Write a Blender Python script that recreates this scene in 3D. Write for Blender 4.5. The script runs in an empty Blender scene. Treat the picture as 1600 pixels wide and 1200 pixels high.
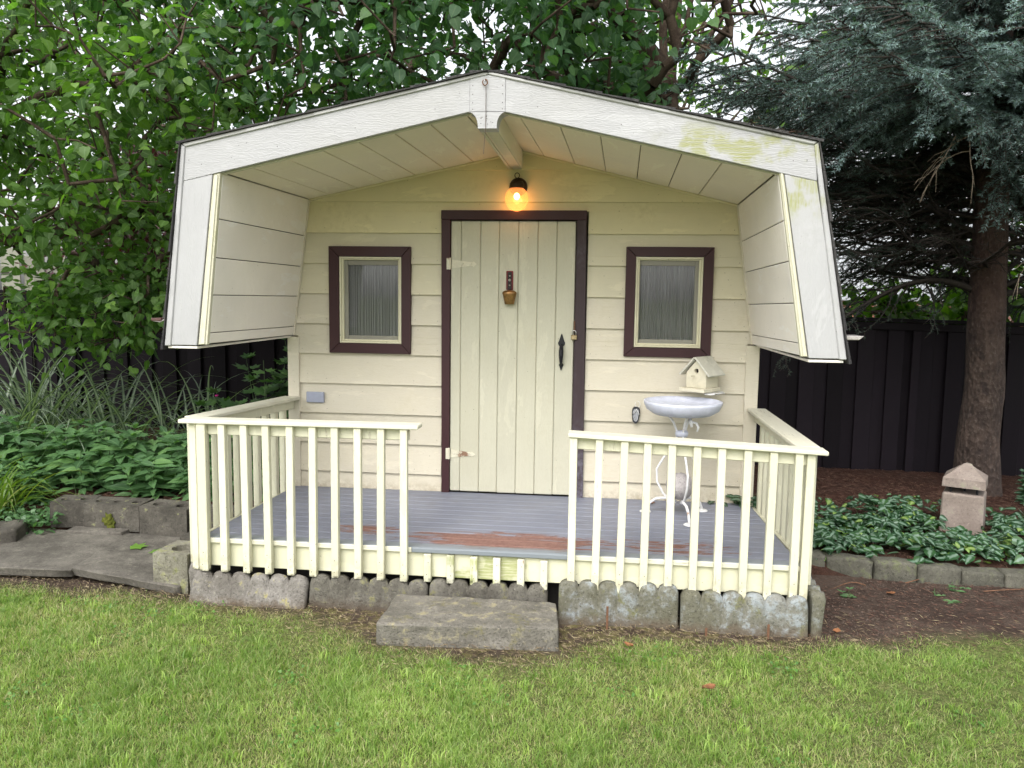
import bpy, bmesh, math, random
import numpy as np
from mathutils import Vector, Matrix, noise as mnoise

random.seed(7)
rng = np.random.default_rng(7)
S = bpy.context.scene
C = S.collection
GZ = -0.215                      # lawn level; z = 0.13 is the porch deck

# ------------------------------------------------------------------ camera
cd = bpy.data.cameras.new('camera')
cam = bpy.data.objects.new('camera', cd)
C.objects.link(cam)
S.camera = cam
CP = Vector((0.1377, -5.2834, 1.442))
yaw, pitch, roll = 0.1104, 0.1072, 0.0141
fw = Vector((-math.sin(yaw) * math.cos(pitch), math.cos(yaw) * math.cos(pitch), -math.sin(pitch)))
r0 = Vector((math.cos(yaw), math.sin(yaw), 0))
u0 = r0.cross(fw)
rt = math.cos(roll) * r0 + math.sin(roll) * u0
up = -math.sin(roll) * r0 + math.cos(roll) * u0
cam.matrix_world = Matrix(((rt.x, up.x, -fw.x, CP.x), (rt.y, up.y, -fw.y, CP.y), (rt.z, up.z, -fw.z, CP.z), (0, 0, 0, 1)))
cd.sensor_width = 36
cd.lens = 1267.7 / 1600 * 36
cd.clip_start = 0.05
cd.clip_end = 1500

# ------------------------------------------------------------------ sky, sun, exposure
W = bpy.data.worlds.new('World')
S.world = W
W.use_nodes = True
wn, wl = W.node_tree.nodes, W.node_tree.links
bg = wn['Background']
sky = wn.new('ShaderNodeTexSky')
sky.sky_type = 'NISHITA'
sky.sun_disc = False
SUN_EL, SUN_ROT = math.radians(50), math.radians(194)
sky.sun_elevation = SUN_EL
sky.sun_rotation = SUN_ROT
sky.dust_density = 4
sky.air_density = 1.2
hs = wn.new('ShaderNodeHueSaturation')
hs.inputs['Saturation'].default_value = 0.22      # thin overcast: the blue mostly washed out
hs.inputs['Value'].default_value = 1.55
wl.new(sky.outputs[0], hs.inputs['Color'])
wl.new(hs.outputs[0], bg.inputs[0])
bg.inputs[1].default_value = 0.15
sd = bpy.data.lights.new('sun', 'SUN')
sd.energy = 0.75
sd.angle = math.radians(60)
sd.color = (1, 0.96, 0.9)
sun = bpy.data.objects.new('sun', sd)
C.objects.link(sun)
sdir = Vector((math.sin(SUN_ROT) * math.cos(SUN_EL), math.cos(SUN_ROT) * math.cos(SUN_EL), math.sin(SUN_EL)))
sun.rotation_euler = sdir.to_track_quat('Z', 'Y').to_euler()
sun.location = sdir * 30
S.view_settings.view_transform = 'Standard'
S.view_settings.look = 'None'
S.view_settings.gamma = 1
S.view_settings.use_curve_mapping = False
S.view_settings.exposure = 0.64

# ------------------------------------------------------------------ helpers: objects
def tag(o, label=None, cat=None, group=None, kind=None):
    if label: o['label'] = label
    if cat: o['category'] = cat
    if group: o['group'] = group
    if kind: o['kind'] = kind
    return o

def wloc(o):
    v = Vector((0, 0, 0))
    while o:
        v += o.location
        o = o.parent
    return v

def empty(name, loc, label=None, cat=None, group=None):
    o = bpy.data.objects.new(name, None)
    o.empty_display_size = 0.1
    C.objects.link(o)
    o.location = loc
    return tag(o, label, cat, group)

def link(name, me, mat, parent=None, origin=None, smooth=False):
    """me holds world coordinates; they are moved to the parent's origin (or to origin)."""
    o = bpy.data.objects.new(name, me)
    C.objects.link(o)
    if mat: me.materials.append(mat)
    if parent is not None:
        off = wloc(parent)
        o.parent = parent
    else:
        off = Vector(origin) if origin is not None else Vector((0, 0, 0))
        o.location = off
    if off.length > 0: me.transform(Matrix.Translation(-off))
    if smooth:
        me.polygons.foreach_set('use_smooth', [True] * len(me.polygons))
    return o

class MB:
    def __init__(s): s.v = []; s.f = []
    def add(s, vs, fs):
        n = len(s.v)
        s.v += [tuple(v) for v in vs]
        s.f += [tuple(i + n for i in f) for f in fs]
        return s
    def hexa(s, c, b=0.003):
        """chamfered box through 8 corners, index bits: 1 = +x, 2 = +y, 4 = +z"""
        c = [Vector(p) for p in c]
        lx = max((c[1] - c[0]).length, 1e-4); ly = max((c[2] - c[0]).length, 1e-4); lz = max((c[4] - c[0]).length, 1e-4)
        t = [min(b / l, 0.45) for l in (lx, ly, lz)]
        def P(u, v, w):
            r = Vector((0, 0, 0))
            for i in range(8):
                r += c[i] * ((u if i & 1 else 1 - u) * (v if i & 2 else 1 - v) * (w if i & 4 else 1 - w))
            return r
        vs = []; idx = {}
        for i in range(8):
            bits = (i & 1, (i >> 1) & 1, (i >> 2) & 1)
            for a in range(3):
                q = [(1 - t[k] if bits[k] else t[k]) if k != a else float(bits[k]) for k in range(3)]
                idx[i, a] = len(vs); vs.append(P(*q))
        fs = []
        for a in range(3):
            o1, o2 = [k for k in range(3) if k != a]
            for side in (0, 1):
                base = side << a
                q = [base, base | (1 << o1), base | (1 << o1) | (1 << o2), base | (1 << o2)]
                f = [idx[k, a] for k in q]
                if (side == 0) != (a == 1): f.reverse()
                fs.append(f)
        for a in range(3):
            o1, o2 = [k for k in range(3) if k != a]
            for s1 in (0, 1):
                for s2 in (0, 1):
                    i = (s1 << o1) | (s2 << o2); j = i | (1 << a)
                    fs.append([idx[i, o1], idx[j, o1], idx[j, o2], idx[i, o2]])
        for i in range(8): fs.append([idx[i, 0], idx[i, 1], idx[i, 2]])
        cen = sum((Vector(v) for v in vs), Vector()) / len(vs)
        out = []
        for f in fs:
            p = [Vector(vs[k]) for k in f]
            n = (p[1] - p[0]).cross(p[2] - p[0])
            fc = sum(p, Vector()) / len(p)
            out.append(f if n.dot(fc - cen) >= 0 else f[::-1])
        return s.add(vs, out)
    def box(s, x0, x1, y0, y1, z0, z1, b=0.003):
        return s.hexa([(x, y, z) for z in (z0, z1) for y in (y0, y1) for x in (x0, x1)], b)
    def plank(s, a, b_, w, h, upv=(0, 0, 1), bev=0.003):
        """board from a to b_, section w (sideways) x h (along upv), a and b_ on its centre line"""
        a = Vector(a); b_ = Vector(b_); d = (b_ - a).normalized()
        u = Vector(upv); sdv = d.cross(u).normalized(); u = sdv.cross(d).normalized()
        c = []
        for k in range(8):
            p = b_ if k & 1 else a
            c.append(p + sdv * (w / 2 if k & 2 else -w / 2) + u * (h / 2 if k & 4 else -h / 2))
        return s.hexa(c, bev)
    def tube(s, pts, rad, n=8, cap=True):
        pts = [Vector(p) for p in pts]
        if not hasattr(rad, '__len__'): rad = [rad] * len(pts)
        base = len(s.v); prev = None
        for i, p in enumerate(pts):
            d = (pts[min(i + 1, len(pts) - 1)] - pts[max(i - 1, 0)])
            d = d.normalized() if d.length > 1e-9 else Vector((0, 0, 1))
            if prev is None:
                prev = d.orthogonal().normalized()
            x = (prev - d * prev.dot(d)).normalized(); y = d.cross(x); prev = x
            for k in range(n):
                a = 2 * math.pi * k / n
                s.v.append(tuple(p + (x * math.cos(a) + y * math.sin(a)) * rad[i]))
        for i in range(len(pts) - 1):
            for k in range(n):
                a = base + i * n + k; b = base + i * n + (k + 1) % n
                s.f.append((a, b, b + n, a + n))
        if cap:
            s.f.append(tuple(base + k for k in range(n))[::-1])
            s.f.append(tuple(base + (len(pts) - 1) * n + k for k in range(n)))
        return s
    def lathe(s, cen, prof, n=24, axis='z'):
        base = len(s.v); cen = Vector(cen)
        for r, h in prof:
            for k in range(n):
                a = 2 * math.pi * k / n
                x, y = r * math.cos(a), r * math.sin(a)
                s.v.append(tuple(cen + (Vector((x, y, h)) if axis == 'z' else Vector((x, h, y)))))
        for i in range(len(prof) - 1):
            for k in range(n):
                a = base + i * n + k; b = base + i * n + (k + 1) % n
                q = (a, b, b + n, a + n)
                s.f.append(q if axis == 'z' else q[::-1])
        return s
    def prism(s, poly, y0, y1):
        """poly: xz outline, counter-clockwise seen from -y; extruded from y0 (front) to y1"""
        n = len(poly); base = len(s.v)
        s.v += [(x, y0, z) for x, z in poly] + [(x, y1, z) for x, z in poly]
        s.f.append(tuple(base + i for i in range(n)))
        s.f.append(tuple(base + n + i for i in range(n))[::-1])
        for i in range(n):
            j = (i + 1) % n
            s.f.append((base + j, base + i, base + n + i, base + n + j))
        return s
    def build(s, name, mat, parent=None, origin=None, smooth=False):
        me = bpy.data.meshes.new(name)
        me.from_pydata(s.v, [], s.f)
        me.update()
        return link(name, me, mat, parent, origin, smooth)

def npmesh(name, V, F, attrs=None, smooth=False):
    """V (n,3) vertices, F (m,k) faces of one size"""
    V = np.asarray(V, np.float32); F = np.asarray(F, np.int32)
    me = bpy.data.meshes.new(name)
    me.vertices.add(len(V)); me.vertices.foreach_set('co', V.ravel())
    m, k = F.shape
    me.loops.add(m * k); me.loops.foreach_set('vertex_index', F.ravel())
    me.polygons.add(m); me.polygons.foreach_set('loop_start', np.arange(0, m * k, k, dtype=np.int32))
    if smooth: me.polygons.foreach_set('use_smooth', np.ones(m, bool))
    me.update(calc_edges=True)
    for nm, arr in (attrs or {}).items():
        a = me.attributes.new(nm, 'FLOAT', 'POINT')
        a.data.foreach_set('value', np.asarray(arr, np.float32))
    return me

def unit(v): return v / np.maximum(np.linalg.norm(v, axis=-1, keepdims=True), 1e-9)

def scatter(TV, TF, pos, fwd, nrm, scale, tv=None, attrs=None):
    """copies of a template (x = forward, z = normal) into one vertex/face array"""
    x = unit(fwd); y = unit(np.cross(nrm, x)); z = np.cross(x, y)
    k = len(TV); n = len(pos)
    sc = np.asarray(scale).reshape(n, 1, -1)
    T = TV[None] * sc
    V = pos[:, None] + T[..., 0:1] * x[:, None] + T[..., 1:2] * y[:, None] + T[..., 2:3] * z[:, None]
    F = (TF[None] + (np.arange(n) * k)[:, None, None]).reshape(-1, TF.shape[1])
    return V.reshape(-1, 3), F

# ------------------------------------------------------------------ helpers: materials
def newmat(name):
    m = bpy.data.materials.new(name); m.use_nodes = True
    nt = m.node_tree
    return m, nt.nodes, nt.links, nt.nodes['Principled BSDF']

class N:
    """tiny node-graph writer"""
    def __init__(s, nt): s.n = nt.nodes; s.l = nt.links
    def node(s, t, **kw):
        x = s.n.new(t)
        for k, v in kw.items(): setattr(x, k, v)
        return x
    def pos(s, scale=(1, 1, 1), rnd=True):
        g = s.node('ShaderNodeNewGeometry')
        m = s.node('ShaderNodeMapping'); m.inputs['Scale'].default_value = scale
        s.l.new(g.outputs['Position'], m.inputs['Vector'])
        if rnd:
            o = s.node('ShaderNodeObjectInfo')
            mu = s.node('ShaderNodeMath', operation='MULTIPLY'); mu.inputs[1].default_value = 57
            s.l.new(o.outputs['Random'], mu.inputs[0])
            s.l.new(mu.outputs[0], m.inputs['Location'])
        return m.outputs[0]
    def noise(s, vec, scale, detail=4, rough=0.6, dist=0):
        x = s.node('ShaderNodeTexNoise')
        x.inputs['Scale'].default_value = scale; x.inputs['Detail'].default_value = detail
        x.inputs['Roughness'].default_value = rough; x.inputs['Distortion'].default_value = dist
        s.l.new(vec, x.inputs['Vector'])
        return x.outputs['Fac']
    def ramp(s, f, a, b, c0=0.0, c1=1.0):
        x = s.node('ShaderNodeMapRange'); x.interpolation_type = 'SMOOTHSTEP'
        x.inputs['From Min'].default_value = a; x.inputs['From Max'].default_value = b
        x.inputs['To Min'].default_value = c0; x.inputs['To Max'].default_value = c1
        s.l.new(f, x.inputs['Value'])
        return x.outputs['Result']
    def mix(s, f, a, b, mode='MIX'):
        x = s.node('ShaderNodeMix', data_type='RGBA', blend_type=mode)
        for k, v in ((0, f), (6, a), (7, b)):
            if hasattr(v, 'is_linked') or hasattr(v, 'links'): s.l.new(v, x.inputs[k])
            elif k == 0: x.inputs[0].default_value = v
            else: x.inputs[k].default_value = (*v, 1)
        return x.outputs[2]
    def math(s, op, a, b=0.0):
        x = s.node('ShaderNodeMath', operation=op)
        for k, v in ((0, a), (1, b)):
            if hasattr(v, 'links'): s.l.new(v, x.inputs[k])
            else: x.inputs[k].default_value = v
        return x.outputs[0]
    def bump(s, h, strength=0.3, dist=0.002, normal=None):
        x = s.node('ShaderNodeBump'); x.inputs['Strength'].default_value = strength
        x.inputs['Distance'].default_value = dist
        s.l.new(h, x.inputs['Height'])
        if normal: s.l.new(normal, x.inputs['Normal'])
        return x.outputs[0]
    def xyz(s):
        g = s.node('ShaderNodeNewGeometry'); x = s.node('ShaderNodeSeparateXYZ')
        s.l.new(g.outputs['Position'], x.inputs[0]); return x.outputs
    def attr(s, nm):
        x = s.node('ShaderNodeAttribute'); x.attribute_name = nm; return x.outputs['Fac']
    def rnd(s): return s.node('ShaderNodeObjectInfo').outputs['Random']

def paint(name, col, axis='x', rough=0.55, dirt=(0.30, 0.27, 0.18), dirt_amt=0.35, var=0.06, grain=0.4,
          algae=None, algae_box=None, worn=None, worn_th=0.7, low_dirt=None, touch=0.35, figure=0.0):
    """old brush-painted board: grain along axis, grime in soft patches, chips down to worn colour"""
    m, n, l, p = newmat(name); g = N(m.node_tree)
    st = {'x': (1, 14, 14), 'y': (14, 1, 14), 'z': (14, 14, 1)}[axis]
    v = g.pos(); vs = g.pos(st)
    big = g.noise(v, 2.3, 5, 0.65)
    fine = g.noise(v, 28, 5, 0.7)
    gr = g.noise(vs, 5.5, 6, 0.7, 0.6)
    ob = g.ramp(g.rnd(), 0, 1, 1 - var, 1 + var)
    c = g.mix(g.ramp(big, 0.3, 0.75), tuple(x * 0.93 for x in col), tuple(min(1, x * 1.04) for x in col))
    d = g.math('MULTIPLY', g.ramp(big, 0.45, 0.8), g.ramp(fine, 0.3, 0.75))
    # later touch-up strokes, a shade lighter, with a brushed edge
    ts = g.noise(g.pos({'x': (2.2, 9, 9), 'y': (9, 2.2, 9), 'z': (9, 9, 2.2)}[axis]), 1.0, 5, 0.62, 0.4)
    c = g.mix(g.ramp(ts, 0.585, 0.615, 0, touch), c, tuple(min(0.9, x * 1.22) for x in col))
    c = g.mix(g.ramp(g.noise(v, 1.1, 3, 0.5), 0.52, 0.66, 0, touch * 0.6), c, tuple(x * k_ for x, k_ in zip(col, (0.90, 0.88, 0.80))))
    spk = g.noise(v, 75, 3, 0.5); spm = g.noise(v, 6, 4, 0.6)
    c = g.mix(g.math('MULTIPLY', g.ramp(spk, 0.70, 0.74), g.ramp(spm, 0.5, 0.6, 0, 0.8)), c, tuple(x * 0.35 for x in dirt))
    d2 = g.math('MULTIPLY', g.ramp(gr, 0.55, 0.8), 0.5)
    c = g.mix(g.math('MULTIPLY', g.math('MAXIMUM', d, d2), dirt_amt), c, dirt)
    fig = None
    if figure:
        wv_ = g.node('ShaderNodeTexWave'); wv_.wave_type = 'BANDS'; wv_.bands_direction = 'Z' if axis == 'x' else 'X'
        wv_.inputs['Scale'].default_value = 26; wv_.inputs['Distortion'].default_value = 22; wv_.inputs['Detail'].default_value = 3; wv_.inputs['Detail Scale'].default_value = 1.2
        l.new(g.pos({'x': (0.30, 1, 1), 'y': (1, 0.3, 1), 'z': (1, 1, 0.30)}[axis]), wv_.inputs['Vector'])
        fig = g.math('MULTIPLY', wv_.outputs['Fac'], g.ramp(gr, 0.3, 0.6, 0.4, 1))
        c = g.mix(g.math('MULTIPLY', g.ramp(fig, 0.35, 0.9), figure), c, dirt)
    if algae:
        X, Y, Z = g.xyz()
        (x0, x1, z0, z1) = algae_box; s_ = 0.12
        mk = g.math('MULTIPLY', g.ramp(X, x0 - s_, x0 + s_), g.ramp(X, x1 - s_, x1 + s_, 1, 0))
        mk = g.math('MULTIPLY', mk, g.math('MULTIPLY', g.ramp(Z, z0 - s_ / 2, z0 + s_ / 2), g.ramp(Z, z1 - s_ / 2, z1 + s_ / 2, 1, 0)))
        pat = g.math('MULTIPLY', g.ramp(g.noise(v, 5, 4, 0.6), 0.47, 0.58), g.ramp(g.noise(vs, 9, 4, 0.7), 0.35, 0.6, 0.35, 1))
        c = g.mix(g.math('MULTIPLY', g.math('MULTIPLY', mk, pat), 0.85), c, algae)
    h = g.math('ADD', g.math('MULTIPLY', gr, 0.7), g.math('MULTIPLY', fine, 0.3))
    if fig is not None: h = g.math('SUBTRACT', h, g.math('MULTIPLY', fig, 0.28))
    if worn:
        wv = g.noise(vs, 6, 6, 0.75, 0.3); wp = g.noise(v, 3.2, 4, 0.6)
        wm = g.math('MULTIPLY', g.ramp(wv, worn_th - 0.02, worn_th + 0.03), g.ramp(wp, 0.45, 0.62))
        c = g.mix(wm, c, worn)
        h = g.math('SUBTRACT', h, g.math('MULTIPLY', wm, 0.8))
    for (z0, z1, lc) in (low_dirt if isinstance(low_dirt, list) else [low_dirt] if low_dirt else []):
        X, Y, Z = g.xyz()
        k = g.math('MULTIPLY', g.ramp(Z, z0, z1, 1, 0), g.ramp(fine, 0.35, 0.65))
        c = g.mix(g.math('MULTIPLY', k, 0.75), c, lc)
    c = g.mix(1.0, c, (1, 1, 1), 'MULTIPLY')
    hv = g.node('ShaderNodeHueSaturation'); l.new(c, hv.inputs['Color']); l.new(ob, hv.inputs['Value'])
    l.new(hv.outputs[0], p.inputs['Base Color'])
    l.new(g.ramp(big, 0.2, 0.8, rough - 0.08, rough + 0.15), p.inputs['Roughness'])
    p.inputs['Specular IOR Level'].default_value = 0.35
    l.new(g.bump(h, grain, 0.0022), p.inputs['Normal'])
    return m

def stone(name, c1, c2, lichen=None, lich_th=0.6, moss=None, soil=None, bump=0.6, scale=1.0, pits=0.4):
    m, n, l, p = newmat(name); g = N(m.node_tree); v = g.pos()
    a = g.noise(v, 4 * scale, 6, 0.7); b = g.noise(v, 60 * scale, 5, 0.75); w = g.noise(v, 16 * scale, 5, 0.7)
    c = g.mix(g.ramp(a, 0.35, 0.68), c1, c2)
    c = g.mix(g.ramp(b, 0.52, 0.7, 0, 0.6), c, tuple(x * 0.4 for x in c1))
    c = g.mix(g.ramp(b, 0.3, 0.42, 0.45, 0), c, tuple(min(1, x * 1.9) for x in c2))
    if lichen: c = g.mix(g.math('MULTIPLY', g.ramp(w, lich_th - 0.08, lich_th + 0.05), g.ramp(a, 0.4, 0.6)), c, lichen)
    if moss:
        q = g.noise(v, 7 * scale, 6, 0.72)
        c = g.mix(g.math('MULTIPLY', g.ramp(q, 0.56, 0.68), 0.8), c, moss)
    pit = g.noise(v, 130 * scale, 2, 0.5)
    c = g.mix(g.ramp(pit, 0.62, 0.70, 0, pits), c, tuple(x * 0.22 for x in c1))
    if soil:
        X, Y, Z = g.xyz()
        zz = g.math('ADD', Z, g.math('MULTIPLY', g.math('SUBTRACT', w, 0.5), 0.12))
        c = g.mix(g.ramp(zz, soil[0], soil[1], 0.8, 0), c, soil[2])
    l.new(c, p.inputs['Base Color'])
    p.inputs['Roughness'].default_value = 0.92
    p.inputs['Specular IOR Level'].default_value = 0.2
    h = g.math('ADD', g.math('MULTIPLY', b, 0.7), g.math('ADD', w, g.math('MULTIPLY', a, 0.8)))
    h = g.math('SUBTRACT', h, g.ramp(pit, 0.58, 0.68, 0, pits))
    l.new(g.bump(h, bump, 0.008), p.inputs['Normal'])
    return m

def plain(name, col, rough=0.6, metal=0.0, var=0.25, nscale=30, bump=0.2, spec=0.4, rust=None, rust_th=0.6):
    m, n, l, p = newmat(name); g = N(m.node_tree); v = g.pos()
    a = g.noise(v, nscale, 5, 0.7); b = g.noise(v, nscale * 0.3, 5, 0.7)
    c = g.mix(g.ramp(a, 0.3, 0.7), tuple(x * (1 - var) for x in col), tuple(min(1, x * (1 + var)) for x in col))
    if rust: c = g.mix(g.ramp(b, rust_th - 0.05, rust_th + 0.05), c, rust)
    l.new(c, p.inputs['Base Color'])
    p.inputs['Roughness'].default_value = rough; p.inputs['Metallic'].default_value = metal
    p.inputs['Specular IOR Level'].default_value = spec
    l.new(g.bump(a, bump, 0.002), p.inputs['Normal'])
    return m

def leafmat(name, dark, mid, light, trans=0.35, rough=0.42, solo=False, mids=None, spec=0.5, translight=None, bumpy=0.25, vein=None, mr=(0.25, 0.7)):
    """leaf: colour by a per-leaf tint, optional pale middle, light passing through"""
    m, n, l, p = newmat(name); g = N(m.node_tree)
    t = g.rnd() if solo else g.attr('tint')
    c = g.mix(g.ramp(t, 0, 0.55), dark, mid)
    c = g.mix(g.ramp(t, 0.6, 1.0), c, light)
    v = g.pos(rnd=False)
    nz = g.noise(v, 45, 3, 0.6)
    c = g.mix(g.ramp(nz, 0.3, 0.7, 0, 0.35), c, tuple(x * 0.6 for x in mid))
    if mids: c = g.mix(g.ramp(g.attr('mid'), mr[0], mr[1]), c, mids)
    if vein: c = g.mix(g.ramp(g.attr('mid'), 0.80, 0.95, 0, 0.6), c, vein)
    l.new(c, p.inputs['Base Color'])
    p.inputs['Roughness'].default_value = rough
    p.inputs['Specular IOR Level'].default_value = spec
    l.new(g.bump(nz, bumpy, 0.004), p.inputs['Normal'])
    tr = g.node('ShaderNodeBsdfTranslucent')
    tc = g.mix(1.0, c, translight or (1.5, 1.9, 0.6), 'MULTIPLY')
    l.new(tc, tr.inputs['Color'])
    ms = g.node('ShaderNodeMixShader'); ms.inputs[0].default_value = trans
    l.new(p.outputs[0], ms.inputs[1]); l.new(tr.outputs[0], ms.inputs[2])
    l.new(ms.outputs[0], n['Material Output'].inputs['Surface'])
    return m

# ------------------------------------------------------------------ paints
CREAM = (0.61, 0.565, 0.46)
M_side = paint('siding_paint', CREAM, 'x', dirt=(0.36, 0.30, 0.14), dirt_amt=0.30, var=0.035, grain=0.35, figure=0.10, low_dirt=(0.13, 0.22, (0.36, 0.31, 0.22)))
M_sideM = paint('siding_paint_half_shade', (0.62, 0.575, 0.43), 'x', dirt=(0.33, 0.28, 0.12), dirt_amt=0.4, var=0.03, grain=0.22)  # middle rows: half step towards the shade painted on the top rows
M_sideU = paint('siding_paint_soffit_shade', (0.67, 0.61, 0.40), 'x', dirt=(0.30, 0.25, 0.10), dirt_amt=0.45, var=0.04, grain=0.22)  # top rows: soffit shade and warm light put into the paint colour
M_door = paint('door_paint', (0.53, 0.515, 0.41), 'z', dirt=(0.34, 0.30, 0.20), dirt_amt=0.34, var=0.03, grain=0.35, figure=0.10)
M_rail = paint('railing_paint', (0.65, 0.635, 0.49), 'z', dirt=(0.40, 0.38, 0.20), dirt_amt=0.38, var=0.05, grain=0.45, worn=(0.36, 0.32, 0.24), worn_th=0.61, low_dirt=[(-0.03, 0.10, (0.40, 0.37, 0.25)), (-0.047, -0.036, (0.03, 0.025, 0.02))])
M_railx = paint('railing_cap_paint', (0.66, 0.645, 0.52), 'x', dirt=(0.34, 0.30, 0.20), dirt_amt=0.4, var=0.03, grain=0.5, worn=(0.42, 0.38, 0.30), worn_th=0.62)
M_raily = paint('side_cap_paint', (0.60, 0.585, 0.48), 'y', dirt=(0.32, 0.29, 0.20), dirt_amt=0.5, var=0.03, grain=0.5, worn=(0.38, 0.35, 0.28), worn_th=0.6)
M_rim = paint('rim_paint', (0.64, 0.625, 0.47), 'x', dirt=(0.36, 0.36, 0.14), dirt_amt=0.35, var=0.03, grain=0.45,
              algae=(0.27, 0.30, 0.10), algae_box=(-0.72, -0.15, -0.3, 0.2))
M_stub = paint('stub_paint', (0.64, 0.625, 0.49), 'z', dirt=(0.30, 0.34, 0.08), dirt_amt=0.7, var=0.08, grain=0.5,
               algae=(0.26, 0.29, 0.08), algae_box=(-0.70, -0.32, -0.3, 0.3), worn=(0.30, 0.20, 0.14), worn_th=0.6,
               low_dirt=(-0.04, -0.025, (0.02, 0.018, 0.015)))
WHITE = (0.40, 0.40, 0.405)
M_fasc = paint('fascia_white', WHITE, 'x', dirt=(0.22, 0.22, 0.21), dirt_amt=0.6, var=0.02, grain=1.0, figure=0.12, algae=(0.27, 0.28, 0.09), algae_box=(0.42, 1.12, 1.9, 2.25))
M_fascz = paint('fascia_white_side', WHITE, 'z', dirt=(0.26, 0.26, 0.24), dirt_amt=0.5, var=0.02, grain=0.8, figure=0.08, algae=(0.28, 0.29, 0.10), algae_box=(0.9, 1.15, 1.84, 2.2))
M_strip = paint('drip_white', (0.43, 0.43, 0.42), 'x', dirt=(0.45, 0.43, 0.36), dirt_amt=0.3, var=0.02, grain=0.15,
                algae=(0.10, 0.085, 0.07), algae_box=(0.86, 1.2, 2.1, 2.3))
M_soff = paint('soffit_paint', (0.78, 0.72, 0.58), 'y', dirt=(0.38, 0.32, 0.20), dirt_amt=0.25, var=0.03, grain=0.12)
M_wing = paint('wing_panel_paint', (0.84, 0.80, 0.74), 'y', dirt=(0.45, 0.41, 0.30), dirt_amt=0.25, var=0.03, grain=0.12)
M_mould = paint('moulding_paint', (0.58, 0.56, 0.44), 'x', dirt=(0.30, 0.33, 0.10), dirt_amt=0.7, var=0.02, grain=0.15)
M_maroon = paint('maroon_trim', (0.040, 0.013, 0.016), 'z', rough=0.5, dirt=(0.06, 0.045, 0.045), dirt_amt=0.35, var=0.05, grain=0.2)
M_jamb = paint('weathered_jamb', (0.045, 0.028, 0.032), 'z', rough=0.6, dirt=(0.16, 0.15, 0.18), dirt_amt=0.9, var=0.02, grain=0.5, low_dirt=(0.15, 0.75, (0.17, 0.165, 0.21)))
M_dark = plain('dark_void', (0.02, 0.018, 0.016), rough=0.95, bump=0.0)
M_shing = stone('roof_shingle', (0.035, 0.034, 0.036), (0.075, 0.072, 0.07), bump=0.8)

# grey deck paint worn to red-brown primer in the walkway
def deck_mat():
    m, n, l, p = newmat('grey_deck_paint'); g = N(m.node_tree)
    vr = g.pos(); v = g.pos(rnd=False); vs = g.pos((1.6, 22, 22), rnd=False); vs2 = g.pos((1, 8, 8), rnd=False)
    X, Y, Z = g.xyz()
    gr = g.noise(vs, 3.2, 7, 0.72, 0.5); big = g.noise(v, 2.0, 5, 0.6); fi = g.noise(vr, 40, 4, 0.7)
    c = g.mix(g.ramp(big, 0.3, 0.7), (0.172, 0.184, 0.236), (0.220, 0.233, 0.288))
    c = g.mix(g.ramp(gr, 0.55, 0.72, 0, 0.2), c, (0.26, 0.275, 0.33))
    c = g.mix(g.ramp(g.noise(v, 5, 5, 0.7), 0.5, 0.75, 0, 0.4), c, (0.17, 0.165, 0.17))
    # walk patch: an ellipse of wear before the step, broken by the grain
    dx = g.math('DIVIDE', g.math('SUBTRACT', X, -0.33), 0.66)
    dy = g.math('DIVIDE', g.math('SUBTRACT', Y, -1.03), 0.17)
    e = g.math('ADD', g.math('MULTIPLY', dx, dx), g.math('MULTIPLY', dy, dy))
    dx2 = g.math('DIVIDE', g.math('SUBTRACT', X, 0.55), 0.55)
    dy2 = g.math('DIVIDE', g.math('SUBTRACT', Y, -1.0), 0.22)
    e2 = g.math('ADD', g.math('ADD', g.math('MULTIPLY', dx2, dx2), g.math('MULTIPLY', dy2, dy2)), 0.55)
    dx3 = g.math('DIVIDE', g.math('SUBTRACT', X, -1.15), 0.3)
    dy3 = g.math('DIVIDE', g.math('SUBTRACT', Y, -0.93), 0.14)
    e3 = g.math('ADD', g.math('ADD', g.math('MULTIPLY', dx3, dx3), g.math('MULTIPLY', dy3, dy3)), 0.45)
    e = g.math('MINIMUM', g.math('MINIMUM', e, e2), e3)
    k = g.math('SUBTRACT', g.math('ADD', g.math('MULTIPLY', g.noise(vs2, 4.2, 6, 0.7, 0.8), 1.5), g.math('MULTIPLY', gr, 0.5)), g.math('MULTIPLY', e, 0.42))
    wm = g.ramp(k, 0.71, 0.76)
    c = g.mix(wm, c, g.mix(g.ramp(fi, 0.3, 0.7), (0.165, 0.085, 0.068), (0.235, 0.135, 0.11)))
    edge = g.ramp(Y, -1.155, -1.13, 1, 0)
    c = g.mix(g.math('MULTIPLY', edge, 0.6), c, (0.20, 0.23, 0.23))
    l.new(c, p.inputs['Base Color'])
    l.new(g.ramp(wm, 0, 1, 0.5, 0.85), p.inputs['Roughness'])
    p.inputs['Specular IOR Level'].default_value = 0.3
    h = g.math('SUBTRACT', g.math('ADD', gr, g.math('MULTIPLY', fi, 0.3)), wm)
    l.new(g.bump(h, 0.35, 0.002), p.inputs['Normal'])
    return m
M_deck = deck_mat()

# ------------------------------------------------------------------ the playhouse
PH = empty('playhouse', (-0.42, 0, GZ), 'small cream wooden playhouse with white bell-shaped overhanging roof and railed grey porch', 'playhouse')

def lerp(a, b, t): return a + (b - a) * t
ZB, YB = 1.162, 1.75             # bottom of the flared wings; back of the house
def wx(z, side):                 # wall outline on the front wall
    if z < ZB: return -1.90 if side < 0 else 1.05
    if side < 0: return lerp(-1.926, -1.807, (z - ZB) / (2.061 - ZB))
    return lerp(1.076, 0.952, (z - ZB) / (2.03 - ZB))

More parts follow.
